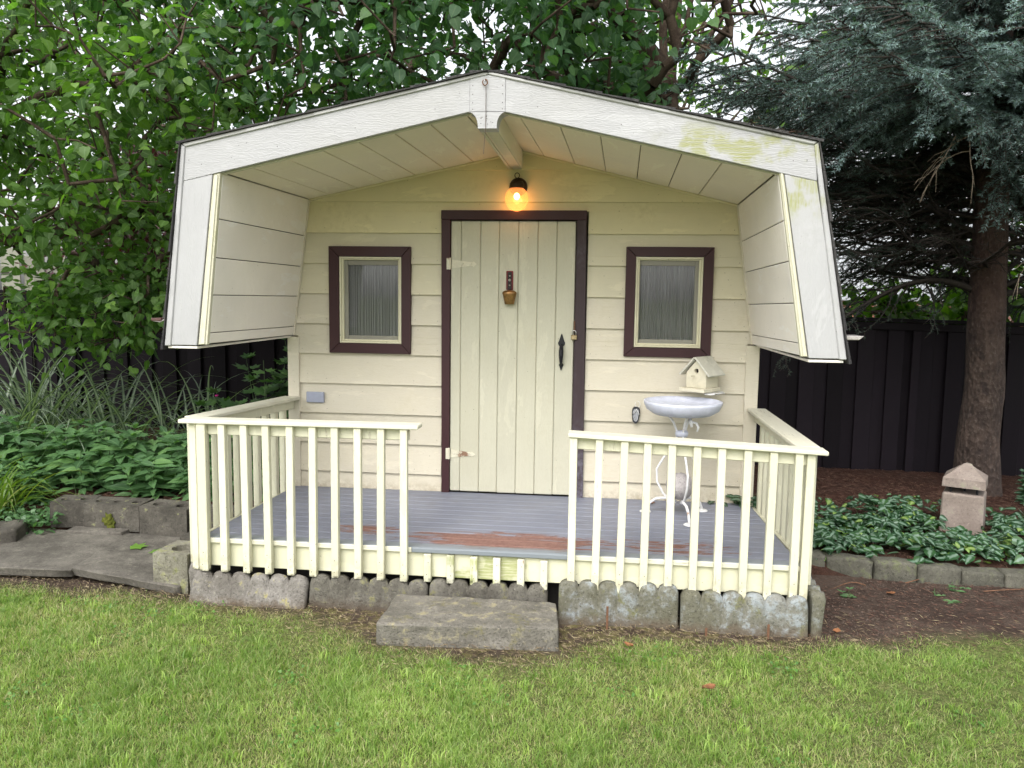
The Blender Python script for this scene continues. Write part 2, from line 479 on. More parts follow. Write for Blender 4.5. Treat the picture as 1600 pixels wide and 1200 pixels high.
openings = [(-0.915, 0.03, -1, 1.985), (-1.604, -1.182, 1.12, 1.69), (0.335, 0.757, 1.132, 1.705)]
def wedge(mb, xa0, xb0, xa1, xb1, z0, z1, r0_, r1_):
    """piece of lap board: bottom x range (xa0,xb0), top (xa1,xb1); r0_,r1_ are the row's own limits"""
    yb = lambda z: lerp(-0.0275, -0.006, (z - r0_) / (r1_ - r0_))
    c = []
    for z, xa, xb in ((z0, xa0, xb0), (z1, xa1, xb1)):
        for y in (yb(z), 0.0):
            for x in (xa, xb): c.append((x, y, z))
    mb.hexa(c, 0.0012)

for k in range(0, 10):
    r0z, r1z = 0.046 + 0.2 * k, 0.246 + 0.2 * k
    z0, z1 = max(r0z, 0.132), r1z
    for side, dxa, dxb in ((-1, None, -0.915), (1, 0.03, None)):
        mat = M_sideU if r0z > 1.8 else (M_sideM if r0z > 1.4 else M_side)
        mb = MB(); mb2 = MB()
        full = any((o[0] < 0) == (side < 0) and o[2] <= z0 and o[3] >= z1 for o in openings[1:])
        cuts = sorted({z0, z1} | {z for o in openings[1:] for z in (o[2], o[3]) if z0 < z < z1 and (o[0] < 0) == (side < 0)} | ({ZB} if z0 < ZB < z1 else set()) | ({1.985} if z0 < 1.985 < z1 else set()))
        for a, b in zip(cuts[:-1], cuts[1:]):
            mz = (a + b) / 2
            bb = min(b, 2.02) if False else b
            e0, e1 = wx(a + 1e-4, side), wx(b - 1e-4, side)
            doorx = dxb if side < 0 else dxa
            if mz > 1.985: doorx = -0.44
            spans = [(e0, e1, doorx, doorx)] if side < 0 else [(doorx, doorx, e0, e1)]
            for o in openings[1:]:
                if (o[0] < 0) == (side < 0) and o[2] < mz < o[3]:
                    s0 = spans.pop()
                    spans = [(s0[0], s0[1], o[0], o[0]), (o[1], o[1], s0[2], s0[3])]
            for si, (xa0, xa1, xb0, xb1) in enumerate(spans):
                wedge(mb2 if full and si else mb, xa0, xb0, xa1, xb1, a, b, r0z, r1z)
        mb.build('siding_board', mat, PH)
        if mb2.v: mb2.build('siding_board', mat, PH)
# the two boards under the gable
z0 = 2.046
def prism_wedge(name, poly, r0z, r1z):
    n = len(poly); v = []; f = []
    for x, z in poly: v.append((x, lerp(-0.0275, -0.006, (z - r0z) / (r1z - r0z)), z))
    for x, z in poly: v.append((x, 0.0, z))
    f.append(tuple(range(n))); f.append(tuple(range(n, 2 * n))[::-1])
    for i in range(n):
        j = (i + 1) % n; f.append((j, i, n + i, n + j))
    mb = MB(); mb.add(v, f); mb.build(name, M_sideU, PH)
def gx(z, side):
    if side < 0: return lerp(-1.807, -0.395, (z - 2.061) / (2.364 - 2.061))
    return lerp(0.952, -0.395, (z - 2.03) / (2.364 - 2.03))
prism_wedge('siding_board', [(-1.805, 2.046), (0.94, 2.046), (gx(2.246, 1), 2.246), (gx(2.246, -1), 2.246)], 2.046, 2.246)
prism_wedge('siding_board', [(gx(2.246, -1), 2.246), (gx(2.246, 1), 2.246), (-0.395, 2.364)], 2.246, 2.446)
for x0, x1 in ((-1.967, -1.888), (1.042, 1.125)):
    MB().box(x0, x1, -0.034, 0.02, -0.12, 1.155, 0.003).build('corner_board', M_rail if False else M_side, PH)
# side and rear walls
for sx in (-1, 1):
    X0 = -1.955 if sx < 0 else 1.10
    for k in range(7):
        a = -0.12 + 0.2 * k; b = min(a + 0.2, 1.16)
        if b <= a: continue
        o0, o1 = 0.018, 0.006
        c = []
        for z, o_ in ((a, o0), (b, o1)):
            for y in (0.022, YB):
                xs = (X0 - o_, X0 + 0.02) if sx < 0 else (X0 - 0.02, X0 + o_)
                for x in xs: c.append((x, y, z))
        MB().hexa(c, 0.001).build('siding_board', M_side, PH)
mb = MB(); mb.prism([(-1.95, -0.12), (1.10, -0.12), (1.08, 1.162), (0.955, 2.03), (-0.4, 2.36), (-1.807, 2.05), (-1.926, 1.162)], YB - 0.03, YB)
mb.build('rear_wall', M_side, PH)

# overhang lining: profile points on the front and on the wall
pf = {'BL': (-1.900, -1.252, 1.175), 'TL': (-1.806, -1.252, 2.048), 'A': (-0.44, -1.252, 2.362), 'TR': (0.938, -1.252, 2.044), 'BR': (1.082, -1.252, 1.178)}
pw = {'BL': (-1.926, 0.0, 1.165), 'TL': (-1.807, 0.0, 2.061), 'A': (-0.395, 0.0, 2.364), 'TR': (0.952, 0.0, 2.03), 'BR': (1.076, 0.0, 1.162)}
pf = {k: Vector(v) for k, v in pf.items()}; pw = {k: Vector(v) for k, v in pw.items()}
def lining(name, a, b, cuts, nrm, mat):
    """boards between profile points a and b, running front to back"""
    nrm = Vector(nrm).normalized()
    for t0, t1 in zip(cuts[:-1], cuts[1:]):
        f0, f1 = pf[a].lerp(pf[b], t0), pf[a].lerp(pf[b], t1)
        w0, w1 = pw[a].lerp(pw[b], t0), pw[a].lerp(pw[b], t1)
        g = (f1 - f0).normalized() * 0.0022
        lo = [f0 + g, f1 - g, w0 + g, w1 - g]
        hi = [p + nrm * 0.013 for p in lo]
        MB().hexa(lo + hi, 0.003).build(name, mat, PH)
    c = [pf[a] + nrm * 0.014, pf[b] + nrm * 0.014, pw[a] + nrm * 0.014, pw[b] + nrm * 0.014]
    MB().hexa(c + [p + nrm * 0.004 for p in c], 0.0005).build('lining_backing', M_dark, PH)
lining('soffit_board', 'TL', 'A', [0, .10, .235, .37, .505, .64, .775, .91, 1], (-0.215, 0, 1), M_soff)
lining('soffit_board', 'A', 'TR', [0, .10, .245, .39, .535, .68, .82, 1], (0.215, 0, 1), M_soff)
lining('wing_panel', 'BL', 'TL', [0, .065, .29, .51, .735, 1], (-1, 0, 0.11), M_wing)
lining('wing_panel', 'TR', 'BR', [0, .26, .48, .71, .93, 1], (1, 0, 0.14), M_wing)
# slim mouldings in the corner of lining and wall, and behind the fascia
for a, b in (('TL', 'BL'), ('TR', 'BR')):
    MB().plank(pw[a] + Vector((0, -0.03, 0)), pw[b] + Vector((0, -0.03, 0)), 0.018, 0.014, (0, 1, 0)).build('corner_bead', M_side, PH)
for a, b in (('TL', 'A'), ('A', 'TR')):
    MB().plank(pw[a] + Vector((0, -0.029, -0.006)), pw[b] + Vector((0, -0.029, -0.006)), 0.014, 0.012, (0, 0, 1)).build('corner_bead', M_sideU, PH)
def quadboard(name, q, y0, y1, mat, bev=0.002):
    """q: bottom-left, bottom-right, top-left, top-right in xz"""
    c = [(q[i][0], y, q[i][1]) for pair in ((0, 1), (2, 3)) for y in (y0, y1) for i in pair]
    return MB().hexa(c, bev).build(name, mat, PH)
quadboard('inner_moulding', [(-1.954 + .006, 1.172), (-1.900, 1.172), (-1.847 + .005, 2.040), (-1.806, 2.046)], -1.280, -1.2535, M_mould)
quadboard('inner_moulding', [(-1.932, 1.174), (-1.912, 1.174), (-1.832, 2.030), (-1.816, 2.034)], -1.287, -1.2805, M_mould)
quadboard('inner_moulding', [(1.082, 1.176), (1.113, 1.176), (0.940, 2.046), (0.960, 2.040)], -1.280, -1.2535, M_mould)
quadboard('inner_moulding', [(1.092, 1.178), (1.106, 1.178), (0.946, 2.034), (0.955, 2.034)], -1.287, -1.2805, M_mould)
quadboard('inner_moulding', [(-1.85, 2.028), (-0.49, 2.332), (-1.85, 2.06), (-0.49, 2.364)], -1.257, -1.236, M_mould)
quadboard('inner_moulding', [(-0.39, 2.330), (0.962, 2.026), (-0.39, 2.362), (0.962, 2.058)], -1.257, -1.236, M_mould)
# fascia
FY0, FY1 = -1.288, -1.2585
quadboard('fascia_board', [(-2.004, 2.002), (-0.529, 2.329), (-1.990, 2.181), (-0.529, 2.494)], FY0, FY1, M_fasc)
quadboard('fascia_board', [(-0.357, 2.327), (1.112, 1.998), (-0.357, 2.491), (1.098, 2.171)], FY0, FY1, M_fasc)
quadboard('side_fascia', [(-2.105, 1.168), (-1.954, 1.168), (-2.006, 2.0005), (-1.845, 2.0355)], FY0 + .001, FY1, M_fascz)
quadboard('side_fascia', [(1.118, 1.170), (1.272, 1.170), (0.964, 2.0295), (1.112, 1.9965)], FY0 + .001, FY1, M_fascz)
quadboard('drip_edge', [(-1.981, 2.172), (-0.441, 2.500), (-2.001, 2.187), (-0.441, 2.516)], -1.297, -1.262, M_strip, 0.004)
quadboard('drip_edge', [(-0.4405, 2.500), (1.088, 2.162), (-0.4405, 2.516), (1.106, 2.176)], -1.297, -1.262, M_strip, 0.004)
quadboard('drip_edge', [(-2.126, 1.163), (-2.0925, 1.163), (-2.003, 2.185), (-1.982, 2.171)], -1.296, -1.262, M_fascz, 0.004)
quadboard('drip_edge', [(1.2575, 1.166), (1.291, 1.166), (1.0895, 2.160), (1.108, 2.174)], -1.296, -1.262, M_fascz, 0.004)
# bottoms of the wings
for xo, xi, wi in ((-2.115, -1.955, -1.927), (1.28, 1.119, 1.078)):
    a, b = sorted((xo, xi)); 
    MB().hexa([(p, y, z) for z in (1.150, 1.1625) for (y, l_) in ((-1.28, 0), (YB, 1)) for p in ((a, b) if l_ == 0 else ((xo, wi) if xo < 0 else (wi, xo)))], 0.002).build('wing_bottom_board', M_wing, PH)
# king plate, bracket, eye hook and cord
MB().prism([(-0.5285, 2.329), (-0.3575, 2.329), (-0.3575, 2.481), (-0.441, 2.499), (-0.5285, 2.481)], -1.291, FY1).build('king_plate', M_fasc, PH)
arc = [(-0.362 - 0.038 * math.sin(t), 2.327 - 0.0 - 0.0) for t in (0,)]
cl = []; cr = []
for i in range(9):
    t = i / 8 * math.pi / 2
    cl.append((-0.489 - 0.045 * (1 - math.sin(t)), 2.326 - 0.066 * (1 - math.cos(t)) ))
for i in range(9):
    t = i / 8 * math.pi / 2
    cr.append((-0.397 + 0.045 * (1 - math.sin(t)), 2.326 - 0.066 * (1 - math.cos(t))))
poly = cl + [(-0.489, 2.249), (-0.397, 2.249)] + cr[::-1]
MB().prism(poly, -1.293, -1.2).build('curved_bracket', M_fasc, PH)
MB().box(-0.484, -0.398, -1.199, -0.022, 2.256, 2.372, 0.004).build('ridge_beam', M_soff, PH)
MB().box(-0.488, -0.470, -1.198, -0.024, 2.249, 2.2555, 0.002).box(-0.458, -0.402, -1.198, -0.024, 2.249, 2.2555, 0.002).build('beam_moulding', M_mould, PH)
M_rust = plain('rusty_steel', (0.16, 0.085, 0.05), rough=0.8, metal=0.3, nscale=60, bump=0.4)
M_wire = plain('dark_wire', (0.10, 0.075, 0.06), rough=0.6)
rp = [(-0.454 + 0.012 * math.sin(a), -1.303, 2.462 + 0.014 * math.cos(a)) for a in [i / 16 * 2 * math.pi * 0.9 for i in range(17)]]
MB().tube(rp, 0.0028, 6).tube([(-0.452, -1.29, 2.474), (-0.452, -1.304, 2.474)], 0.003, 6).build('eye_hook', M_rust, PH, smooth=True)
MB().tube([(-0.449, -1.306, 2.449), (-0.449, -1.30, 2.33), (-0.450, -1.30, 2.25), (-0.456, -1.29, 2.19), (-0.462, -1.28, 2.13)], 0.0017, 5).build('hanging_cord', M_wire, PH)
# roof boards and shingle courses
ridge = Vector((-0.441, 0, 2.516)); EL = Vector((-2.003, 0, 2.187)); ER = Vector((1.108, 0, 2.176))
BLo = Vector((-2.128, 0, 1.163)); BRo = Vector((1.293, 0, 1.166))
def roof_face(a, b, n, nrm):
    nrm = Vector(nrm).normalized(); d = (b - a)
    # sheathing under the shingles
    c = []
    for off in (-0.028, -0.001):
        for y in (-1.2575, YB + 0.05):
            for p in (a, b): c.append(p + nrm * off + Vector((0, y, 0)))
    MB().hexa(c, 0.002).build('roof_sheathing', M_side, PH)
    for i in range(n):
        p0 = a + d * (i / n) - d.normalized() * (0.02 if i == 0 else 0.03); p1 = a + d * ((i + 1) / n)
        j = random.uniform(-0.006, 0.006)
        c = []
        for off0, off1 in ((0.001, 0.0005), (0.014, 0.004)):
            for y in (-1.306 + j, YB + 0.07):
                c.append(p0 + nrm * off0 + Vector((0, y, 0))); c.append(p1 + nrm * off1 + Vector((0, y, 0)))
        MB().hexa(c, 0.001).build('shingle_course', M_shing, PH)
roof_face(EL, ridge, 9, (-0.21, 0, 1)); roof_face(ER, ridge, 9, (0.22, 0, 1))
roof_face(BLo, EL, 6, (-1, 0, 0.12)); roof_face(BRo, ER, 6, (1, 0, 0.18))
MB().hexa([(ridge.x + s * 0.09, y, ridge.z - 0.012 + z) for z in (0.004, 0.016) for y in (-1.30, YB + 0.07) for s in (-1, 1)], 0.002).build('ridge_cap', M_shing, PH)

# ---- door
D = MB().box(-0.853, -0.048, -0.006, 0.012, 0.146, 1.925, 0.001).build('door', M_dark, PH)
dx = [-0.855, -0.788, -0.661, -0.540, -0.414, -0.289, -0.168, -0.0475]
for a, b in zip(dx[:-1], dx[1:]):
    MB().box(a + 0.0008, b - 0.0008, -0.033, -0.0065, 0.143 + random.uniform(0, 0.004), 1.9235, 0.0045).build('door_plank', M_door, D)
M_cast = plain('black_iron', (0.018, 0.018, 0.022), rough=0.45, metal=0.4, nscale=80, bump=0.4)
def flat(name, pts, y0, y1, mat, parent): return MB().prism(pts, y0, y1).build(name, mat, parent)
def spade(cx, z, w, h, s=1):
    o = []
    for t in [i / 20 for i in range(21)]:
        a = -math.pi / 2 + t * 2 * math.pi
        r = 1 - 0.0 * t
        x = math.cos(a) * w / 2; zz = math.sin(a)
        zz = zz * h * 0.3 if zz < 0 else (zz ** 1.4) * h * 0.7
        x *= (1 - 0.55 * max(0, math.sin(a)) ** 0.8)
        o.append((cx + x, z + s * zz))
    o = o[:-1]
    return o if s > 0 else o[::-1]
hx = -0.125
hb = MB().prism(spade(hx, 1.150, 0.046, 0.085, 1), -0.040, -0.0335).prism(spade(hx, 1.005, 0.030, 0.05, -1), -0.040, -0.0335)
hb.tube([(hx, -0.038, 1.135), (hx, -0.062, 1.125), (hx, -0.076, 1.10), (hx, -0.078, 1.07), (hx, -0.070, 1.03), (hx, -0.050, 1.012), (hx, -0.038, 1.006)], [0.009, 0.012, 0.0155, 0.015, 0.011, 0.008, 0.008], 10)
hb.tube([(hx, -0.05, 1.137), (hx, -0.05, 1.131)], [0.015, 0.015], 10)
hb.build('door_handle', M_cast, D)
M_hinge = plain('painted_hinge', (0.62, 0.59, 0.47), rough=0.5, var=0.08, rust=(0.24, 0.14, 0.09), rust_th=0.60)
for hz, tip in ((1.648, 0.012), (0.398, 0.002)):
    o = [(-0.852, hz - 0.028), (-0.846, hz + 0.028), (-0.79, hz + 0.021), (-0.73, hz + 0.013), (-0.712, hz + 0.012), (-0.705, hz + 0.018), (-0.683, hz), (-0.705, hz - 0.018), (-0.712, hz - 0.012), (-0.73, hz - 0.013), (-0.79, hz - 0.021)]
    h = MB().prism(o[0:1] + o[:0:-1], -0.0375, -0.0335)
    h.box(-0.880, -0.861, -0.0515, -0.046, hz - 0.036, hz + 0.038, 0.001)
    h.tube([(-0.8565, -0.050, hz - 0.036), (-0.8565, -0.050, hz + 0.040)], 0.0058, 8)
    for bx in (-0.825, -0.775, -0.722): h.lathe((bx, -0.0375, hz), [(0.0065, 0.0), (0.005, -0.003), (0.0, -0.0042)], 8, 'y')
    h.build('strap_hinge', M_hinge, D)
# door frame
quadboard('door_jamb', [(-0.908, 0.132), (-0.8565, 0.132), (-0.917, 1.931), (-0.8585, 1.931)], -0.046, -0.004, M_maroon)
quadboard('door_jamb', [(-0.045, 0.134), (0.035, 0.134), (-0.042, 1.931), (0.018, 1.931)], -0.046, -0.004, M_jamb)
MB().box(-0.9185, 0.0195, -0.0475, -0.004, 1.9315, 1.991, 0.003).build('door_head', M_maroon, PH)

# ---- windows
M_liner = paint('window_liner_paint', (0.66, 0.63, 0.47), 'z', dirt=(0.35, 0.32, 0.2), dirt_amt=0.5, var=0.02, grain=0.3)
M_sash = paint('grey_sash', (0.27, 0.26, 0.22), 'z', dirt=(0.13, 0.12, 0.10), dirt_amt=0.6, var=0.02, grain=0.4)
gm, gn, gl, gp = newmat('window_glass')
tb = gn.new('ShaderNodeBsdfTransparent'); tb.inputs[0].default_value = (0.84, 0.84, 0.83, 1)
gg = gn.new('ShaderNodeBsdfGlossy'); gg.inputs['Roughness'].default_value = 0.04; gg.inputs['Color'].default_value = (0.9, 0.95, 1, 1)
fr = gn.new('ShaderNodeFresnel'); fr.inputs[0].default_value = 1.5
mx = gn.new('ShaderNodeMixShader'); gl.new(fr.outputs[0], mx.inputs[0]); gl.new(tb.outputs[0], mx.inputs[1]); gl.new(gg.outputs[0], mx.inputs[2])
gl.new(mx.outputs[0], gn['Material Output'].inputs[0])
cm, cn, cll, cp = newmat('net_curtain')
cg = N(cm.node_tree)
cc = cg.mix(cg.ramp(cg.noise(cg.pos((60, 1, 1.5), False), 1, 4, 0.6), 0.3, 0.7), (0.40, 0.40, 0.41), (0.48, 0.48, 0.495))
cll.new(cc, cp.inputs['Base Color']); cp.inputs['Roughness'].default_value = 0.9

def window(ox0, ox1, oz0, oz1, tx0, tx1, tz0, tz1, ls, rs, label):
    y0, y1 = -0.046, -0.008
    tr = MB().box(ox0 - 0.004, ox1 + 0.004, 0.055, 0.075, oz0 - .004, oz1 + .004, 0.001).build('window', M_dark, PH)
    e = 0.0012
    def tq(q, nm='window_trim', mat=M_maroon): 
        c = [(q[i][0], y, q[i][1]) for pair in ((0, 1), (2, 3)) for y in (y0, y1) for i in pair]
        MB().hexa(c, 0.002).build(nm, mat, tr)
    i0, i1, j0, j1 = ox0, ox1, oz0, oz1
    tq([(tx0, tz0), (i0 , j0), (tx0, tz1), (i0, j1)])
    tq([(i1, j0), (tx1, tz0), (i1, j1), (tx1, tz1)])
    tq([(tx0 + .002, tz0), (tx1 - .002, tz0), (i0 + .002, j0 - .001), (i1 - .002, j0 - .001)])
    tq([(i0 + .002, j1 + .001), (i1 - .002, j1 + .001), (tx0 + .002, tz1), (tx1 - .002, tz1)])
    t = 0.013
    mb = MB(); ya, yb = -0.038, 0.05
    mb.box(ox0 + e, ox0 + t, ya, yb, oz0, oz1, .002); mb.box(ox1 - t, ox1 - e, ya, yb, oz0, oz1, .002)
    mb.box(ox0 + t, ox1 - t, ya, yb, oz0 + e, oz0 + t, .002); mb.box(ox0 + t, ox1 - t, ya, yb, oz1 - t, oz1 - e, .002)
    # stop beads round the sash
    mb.box(ox0 + t, ox0 + 2 * t, ya + .012, 0.0, oz0 + t, oz1 - t, .003); mb.box(ox0 + 2 * t, ox1 - 2*t, ya + .012, 0.0, oz0 + t, oz0 + 2 * t, .003)
    mb.box(ox1 - 2 * t, ox1 - t, ya + .012, 0.0, oz0 + t, oz1 - t, .003); mb.box(ox0 + 2 * t, ox1 - 2 * t, ya + .012, 0.0, oz1 - 1.6 * t, oz1 - t, .003)
    mb.build('window_liner', M_liner, tr)
    sx0, sx1, sz0, sz1 = ox0 + t + .001, ox1 - t - .001, oz0 + t + .001, oz1 - t - .001
    mb = MB()
    mb.box(sx0, sx0 + ls, 0.001, 0.024, sz0, sz1, .003); mb.box(sx1 - rs, sx1, 0.001, 0.024, sz0, sz1, .003)
    mb.box(sx0 + ls, sx1 - rs, 0.001, 0.024, sz0, sz0 + .036, .003); mb.box(sx0 + ls, sx1 - rs, 0.001, 0.024, sz1 - .04, sz1, .003)
    mb.build('sash', M_sash, tr)
    MB().box(sx0 + ls, sx1 - rs, 0.012, 0.015, sz0 + .036, sz1 - .04, 0.0002).build('pane', gm, tr)
    # pleated curtain
    nx, nz = 150, 8
    a, b = sx0 + ls + .001, sx1 - rs - .001
    V = []
    for j in range(nz + 1):
        for i in range(nx + 1):
            x = lerp(a, b, i / nx); z = lerp(sz0 + .03, sz1 - .035, j / nz)
            ph = i * 0.78 + 1.7 * math.sin(i * 0.13 + ox0) + 0.3 * math.sin(j * 0.9)
            V.append((x, 0.037 + 0.013 * math.sin(ph) + 0.003 * math.sin(i * 0.31 + j * .2), z))
    F = [(j * (nx + 1) + i, j * (nx + 1) + i + 1, (j + 1) * (nx + 1) + i + 1, (j + 1) * (nx + 1) + i) for j in range(nz) for i in range(nx)]
    link('curtain', npmesh('curtain', V, F, smooth=True), cm, tr)
window(-1.604, -1.182, 1.12, 1.69, -1.672, -1.120, 1.054, 1.757, 0.036, 0.016, 'L')
window(0.335, 0.757, 1.132, 1.705, 0.273, 0.819, 1.071, 1.767, 0.018, 0.034, 'R')
M_grey = plain('grey_plastic', (0.30, 0.32, 0.40), rough=0.5, var=0.06, bump=0.1)
MB().box(-1.838, -1.716, -0.042, -0.022, 0.714, 0.786, 0.004).build('outlet_cover', M_grey, PH)
# gutter ends at the wing bottoms
M_gut = plain('gutter_metal', (0.45, 0.42, 0.40), rough=0.4, metal=0.6)
M_gutd = plain('gutter_brown', (0.10, 0.05, 0.045), rough=0.5)
MB().tube([(-2.115, -1.2, 1.46), (-2.135, -1.2, 1.36), (-2.165, -1.2, 1.30), (-2.20, -1.2, 1.283), (-2.235, -1.2, 1.288), (-2.247, -1.2, 1.302)], 0.0035, 6).build('gutter_hook', M_gut, PH)
MB().box(-2.244, -2.19, -1.21, -1.0, 1.288, 1.303, 0.002).build('gutter_end', M_gutd, PH)
MB().hexa([(x, y, z) for z, xs in ((1.256, (1.29, 1.37)), (1.276, (1.29, 1.394))) for y in (-1.2, -1.05) for x in xs], 0.003).build('gutter_end', M_gut, PH)

# ---- porch
nb = 13
for i in range(nb):
    y0_ = -1.205 + i * (1.182 / nb); y1_ = y0_ + 1.182 / nb - 0.0012
    t = (y0_ + 1.205) / 1.182
    xa = lerp(-1.998, -1.925, t); xb = lerp(1.155, 1.10, t); zt = lerp(0.124, 0.136, t) + random.uniform(-.0008, .0008)
    MB().box(xa, xb, y0_, y1_, zt - 0.022, zt, 0.0025).build('deck_board', M_deck, PH)
MB().box(-0.832, -0.006, -1.222, -1.2065, 0.098, 0.1245, 0.004).build('deck_nosing', M_deck, PH)
MB().box(-1.995, 1.175, -1.198, -1.172, -0.036, 0.0945, 0.003).build('rim_board', M_rim, PH)
for xa, xb in ((-2.0, -0.8335), (-0.0045, 1.175)):
    MB().box(xa, xb, -1.216, -1.2065, 0.0955, 0.1225, 0.003).build('rim_ledge', M_railx, PH)
for sx in (-1, 1):
    xf, xr = (-2.02, -1.945) if sx < 0 else (1.18, 1.125)
    c = [(x, y, z) for z in (-0.036, 0.122) for (y, xx) in ((-1.17, xf), (-0.036, xr)) for x in (xx - 0.011, xx + 0.011)]
    MB().hexa(c, 0.003).build('rim_board', M_rim, PH)
MB().box(-1.93, 1.12, -1.10, -1.04, GZ - 0.05, -0.04, 0.003).build('underdeck_shade_board', M_dark, PH)  # dark backing board put in as the shade under the deck
MB().box(-1.93, 1.12, -1.04, 0.0, -0.04, 0.095, 0.002).build('deck_frame', M_dark, PH)
def rail_z(x): return lerp(0.772, 0.778, (x + 2.1) / 1.3) if x < -0.5 else lerp(0.764, 0.716, x / 1.24)
def baluster(x, y, w, zt, zb=-0.052, depth=0.034, name='baluster', mat=None, dx=0.0):
    c = [(x + s * w / 2 + (dx if z == zt else 0), yy, z) for z in (zb, zt) for yy in (y - depth / 2, y + depth / 2) for s in (-1, 1)]
    return MB().hexa(c, 0.0025).build(name, mat or M_rail, PH)
WB = 0.038
BY = -1.2165 - 0.0185
for i in range(10):
    x = -1.972 + i * 0.1225 + random.uniform(-.002, .002)
    if i == 0: baluster(x + 0.004, BY, 0.05, rail_z(x) - 0.022)
    else: baluster(x, BY, WB, rail_z(x) - 0.022, dx=random.uniform(-.006, .006))
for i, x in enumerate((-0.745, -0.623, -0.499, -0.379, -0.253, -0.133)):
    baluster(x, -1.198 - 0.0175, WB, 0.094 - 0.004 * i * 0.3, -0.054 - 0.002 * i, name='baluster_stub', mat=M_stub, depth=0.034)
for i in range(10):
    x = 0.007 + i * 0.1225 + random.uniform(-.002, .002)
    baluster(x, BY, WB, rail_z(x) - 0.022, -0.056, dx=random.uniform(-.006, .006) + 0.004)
baluster(1.163, BY + 0.012, 0.040, rail_z(1.16) - 0.022, dx=0.006)
baluster(-2.022, BY + 0.02, 0.036, rail_z(-2.02) - 0.022)
def railbar(name, xa, xb, ya, yb, h0, h1, mat, ex=0):
    c = [(x, y, rail_z(x) + h) for h in (h0, h1) for y in (ya, yb) for x in (xa, xb)]
    return MB().hexa(c, 0.004).build(name, mat, PH)
railbar('handrail', -2.085, -0.790, -1.262, -1.150, -0.0215, 0.0, M_railx)
railbar('handrail', -0.022, 1.243, -1.262, -1.150, -0.0215, 0.0, M_railx)
railbar('rail_board', -2.00, -0.845, -1.2155, -1.193, -0.085, -0.022, M_rail)
railbar('rail_board', 0.0, 1.17, -1.2155, -1.193, -0.085, -0.022, M_rail)
for sx in (-1, 1):
    if sx < 0: F_, R_ = Vector((-2.055, -1.149, 0.761)), Vector((-1.935, -0.036, 0.742))
    else: F_, R_ = Vector((1.175, -1.149, 0.708)), Vector((1.120, -0.036, 0.748))
    MB().plank(F_ + Vector((0.0, 0.0, 0)), R_, 0.115, 0.022, bev=0.004).build('handrail', M_raily, PH)
    MB().plank(F_ + Vector((0, 0.0, -0.042)), R_ + Vector((0, 0, -0.042)), 0.022, 0.062, bev=0.003).build('rail_board', M_rail, PH)
    for i in range(10):
        t = (i + 0.25) / 10
        p = F_.lerp(R_, t)
        x = p.x + sx * 0.029
        baluster(x, p.y, WB * 0.95, p.z - 0.012, depth=0.044)

# nail heads: boards, balusters and fascia
def nails(name, pts, r, mat):
    mb = MB()
    for (x, y, z) in pts: mb.lathe((x, y, z), [(r, 0.0), (r * 0.7, -0.0007), (0.0, -0.0009)], 7, 'y')
    o = mb.build(name, mat, PH); o['kind'] = 'stuff'; return o
M_nail = plain('rusty_nail', (0.06, 0.045, 0.035), rough=0.8, bump=0.0)
np_ = []
for i in range(10):
    for x0n in (-1.972, 0.007):
        x = x0n + i * 0.1225
        for z in (-0.015, 0.045):
            np_.append((x + random.uniform(-.006, .006), BY - 0.0172, z + random.uniform(-.01, .01)))
for x in (-0.745, -0.623, -0.499, -0.379, -0.253, -0.133):
    for z in (-0.02, 0.045): np_.append((x + random.uniform(-.005, .005), -1.2332, z + random.uniform(-.01, .01)))
nails('nail_heads', np_, 0.0026, M_nail)
np_ = []
for k in range(0, 10):
    z = 0.046 + 0.2 * k + 0.03
    if z < 0.15: continue
    for x in (wx(z, -1) + 0.03, -1.70, -1.10, -0.95, 0.06, 0.245, 0.85, wx(z, 1) - 0.03):
        if random.random() < 0.75: np_.append((x + random.uniform(-.008, .008), lerp(-0.0275, -0.006, 0.15) - 0.0006, z + random.uniform(-.006, .006)))
nails('nail_heads', np_, 0.0022, M_nail)
np_ = [(-0.445 + random.uniform(-.03, .03), -1.2937, 2.26 + random.uniform(0, .05)) for _ in range(9)] + [(x, -1.2917, z) for x in (-0.515, -0.37) for z in (2.34, 2.37, 2.41, 2.45)] 
np_ += [(x, FY0 - 0.0004, 2.40 - abs(x + 0.44) * 0.215) for x in (-1.9, -1.5, -1.1, -0.7, -0.2, 0.2, 0.6, 1.0)]
nails('nail_heads', np_, 0.0022, M_nail)

# ------------------------------------------------------------------ things on and by the playhouse
# wall lamp, lit
L = empty('wall_lamp', (-0.424, -0.022, 2.06), 'small lit porch lamp with round frosted globe above the door', 'lamp')
M_bronze = plain('dark_bronze', (0.05, 0.035, 0.025), rough=0.5, metal=0.6)
MB().lathe((-0.422, -0.0215, 2.140), [(0.0, -0.028), (0.03, -0.027), (0.05, -0.018), (0.058, -0.006), (0.058, 0.0)], 28, 'y').build('back_plate', M_bronze, L, smooth=True)
MB().lathe((-0.424, -0.095, 2.06), [(0.040, 0.060), (0.046, 0.072), (0.046, 0.090), (0.036, 0.104), (0.0, 0.108)], 24).tube([(-0.423, -0.045, 2.15), (-0.424, -0.095, 2.155)], 0.018, 10).build('lamp_socket', M_bronze, L, smooth=True)
rp = [(-0.427 + 0.015 * math.sin(a), -0.062, 2.206 + 0.016 * math.cos(a)) for a in [i / 16 * 2 * math.pi for i in range(17)]]
MB().tube(rp, 0.0025, 6).tube([(-0.427, -0.062, 2.19), (-0.427, -0.075, 2.165)], 0.0025, 6).build('lamp_ring', M_bronze, L, smooth=True)
gm2, gn2, gl2, gp2 = newmat('frosted_globe')
t1 = gn2.new('ShaderNodeBsdfTransparent'); t1.inputs[0].default_value = (1, 0.86, 0.66, 1)
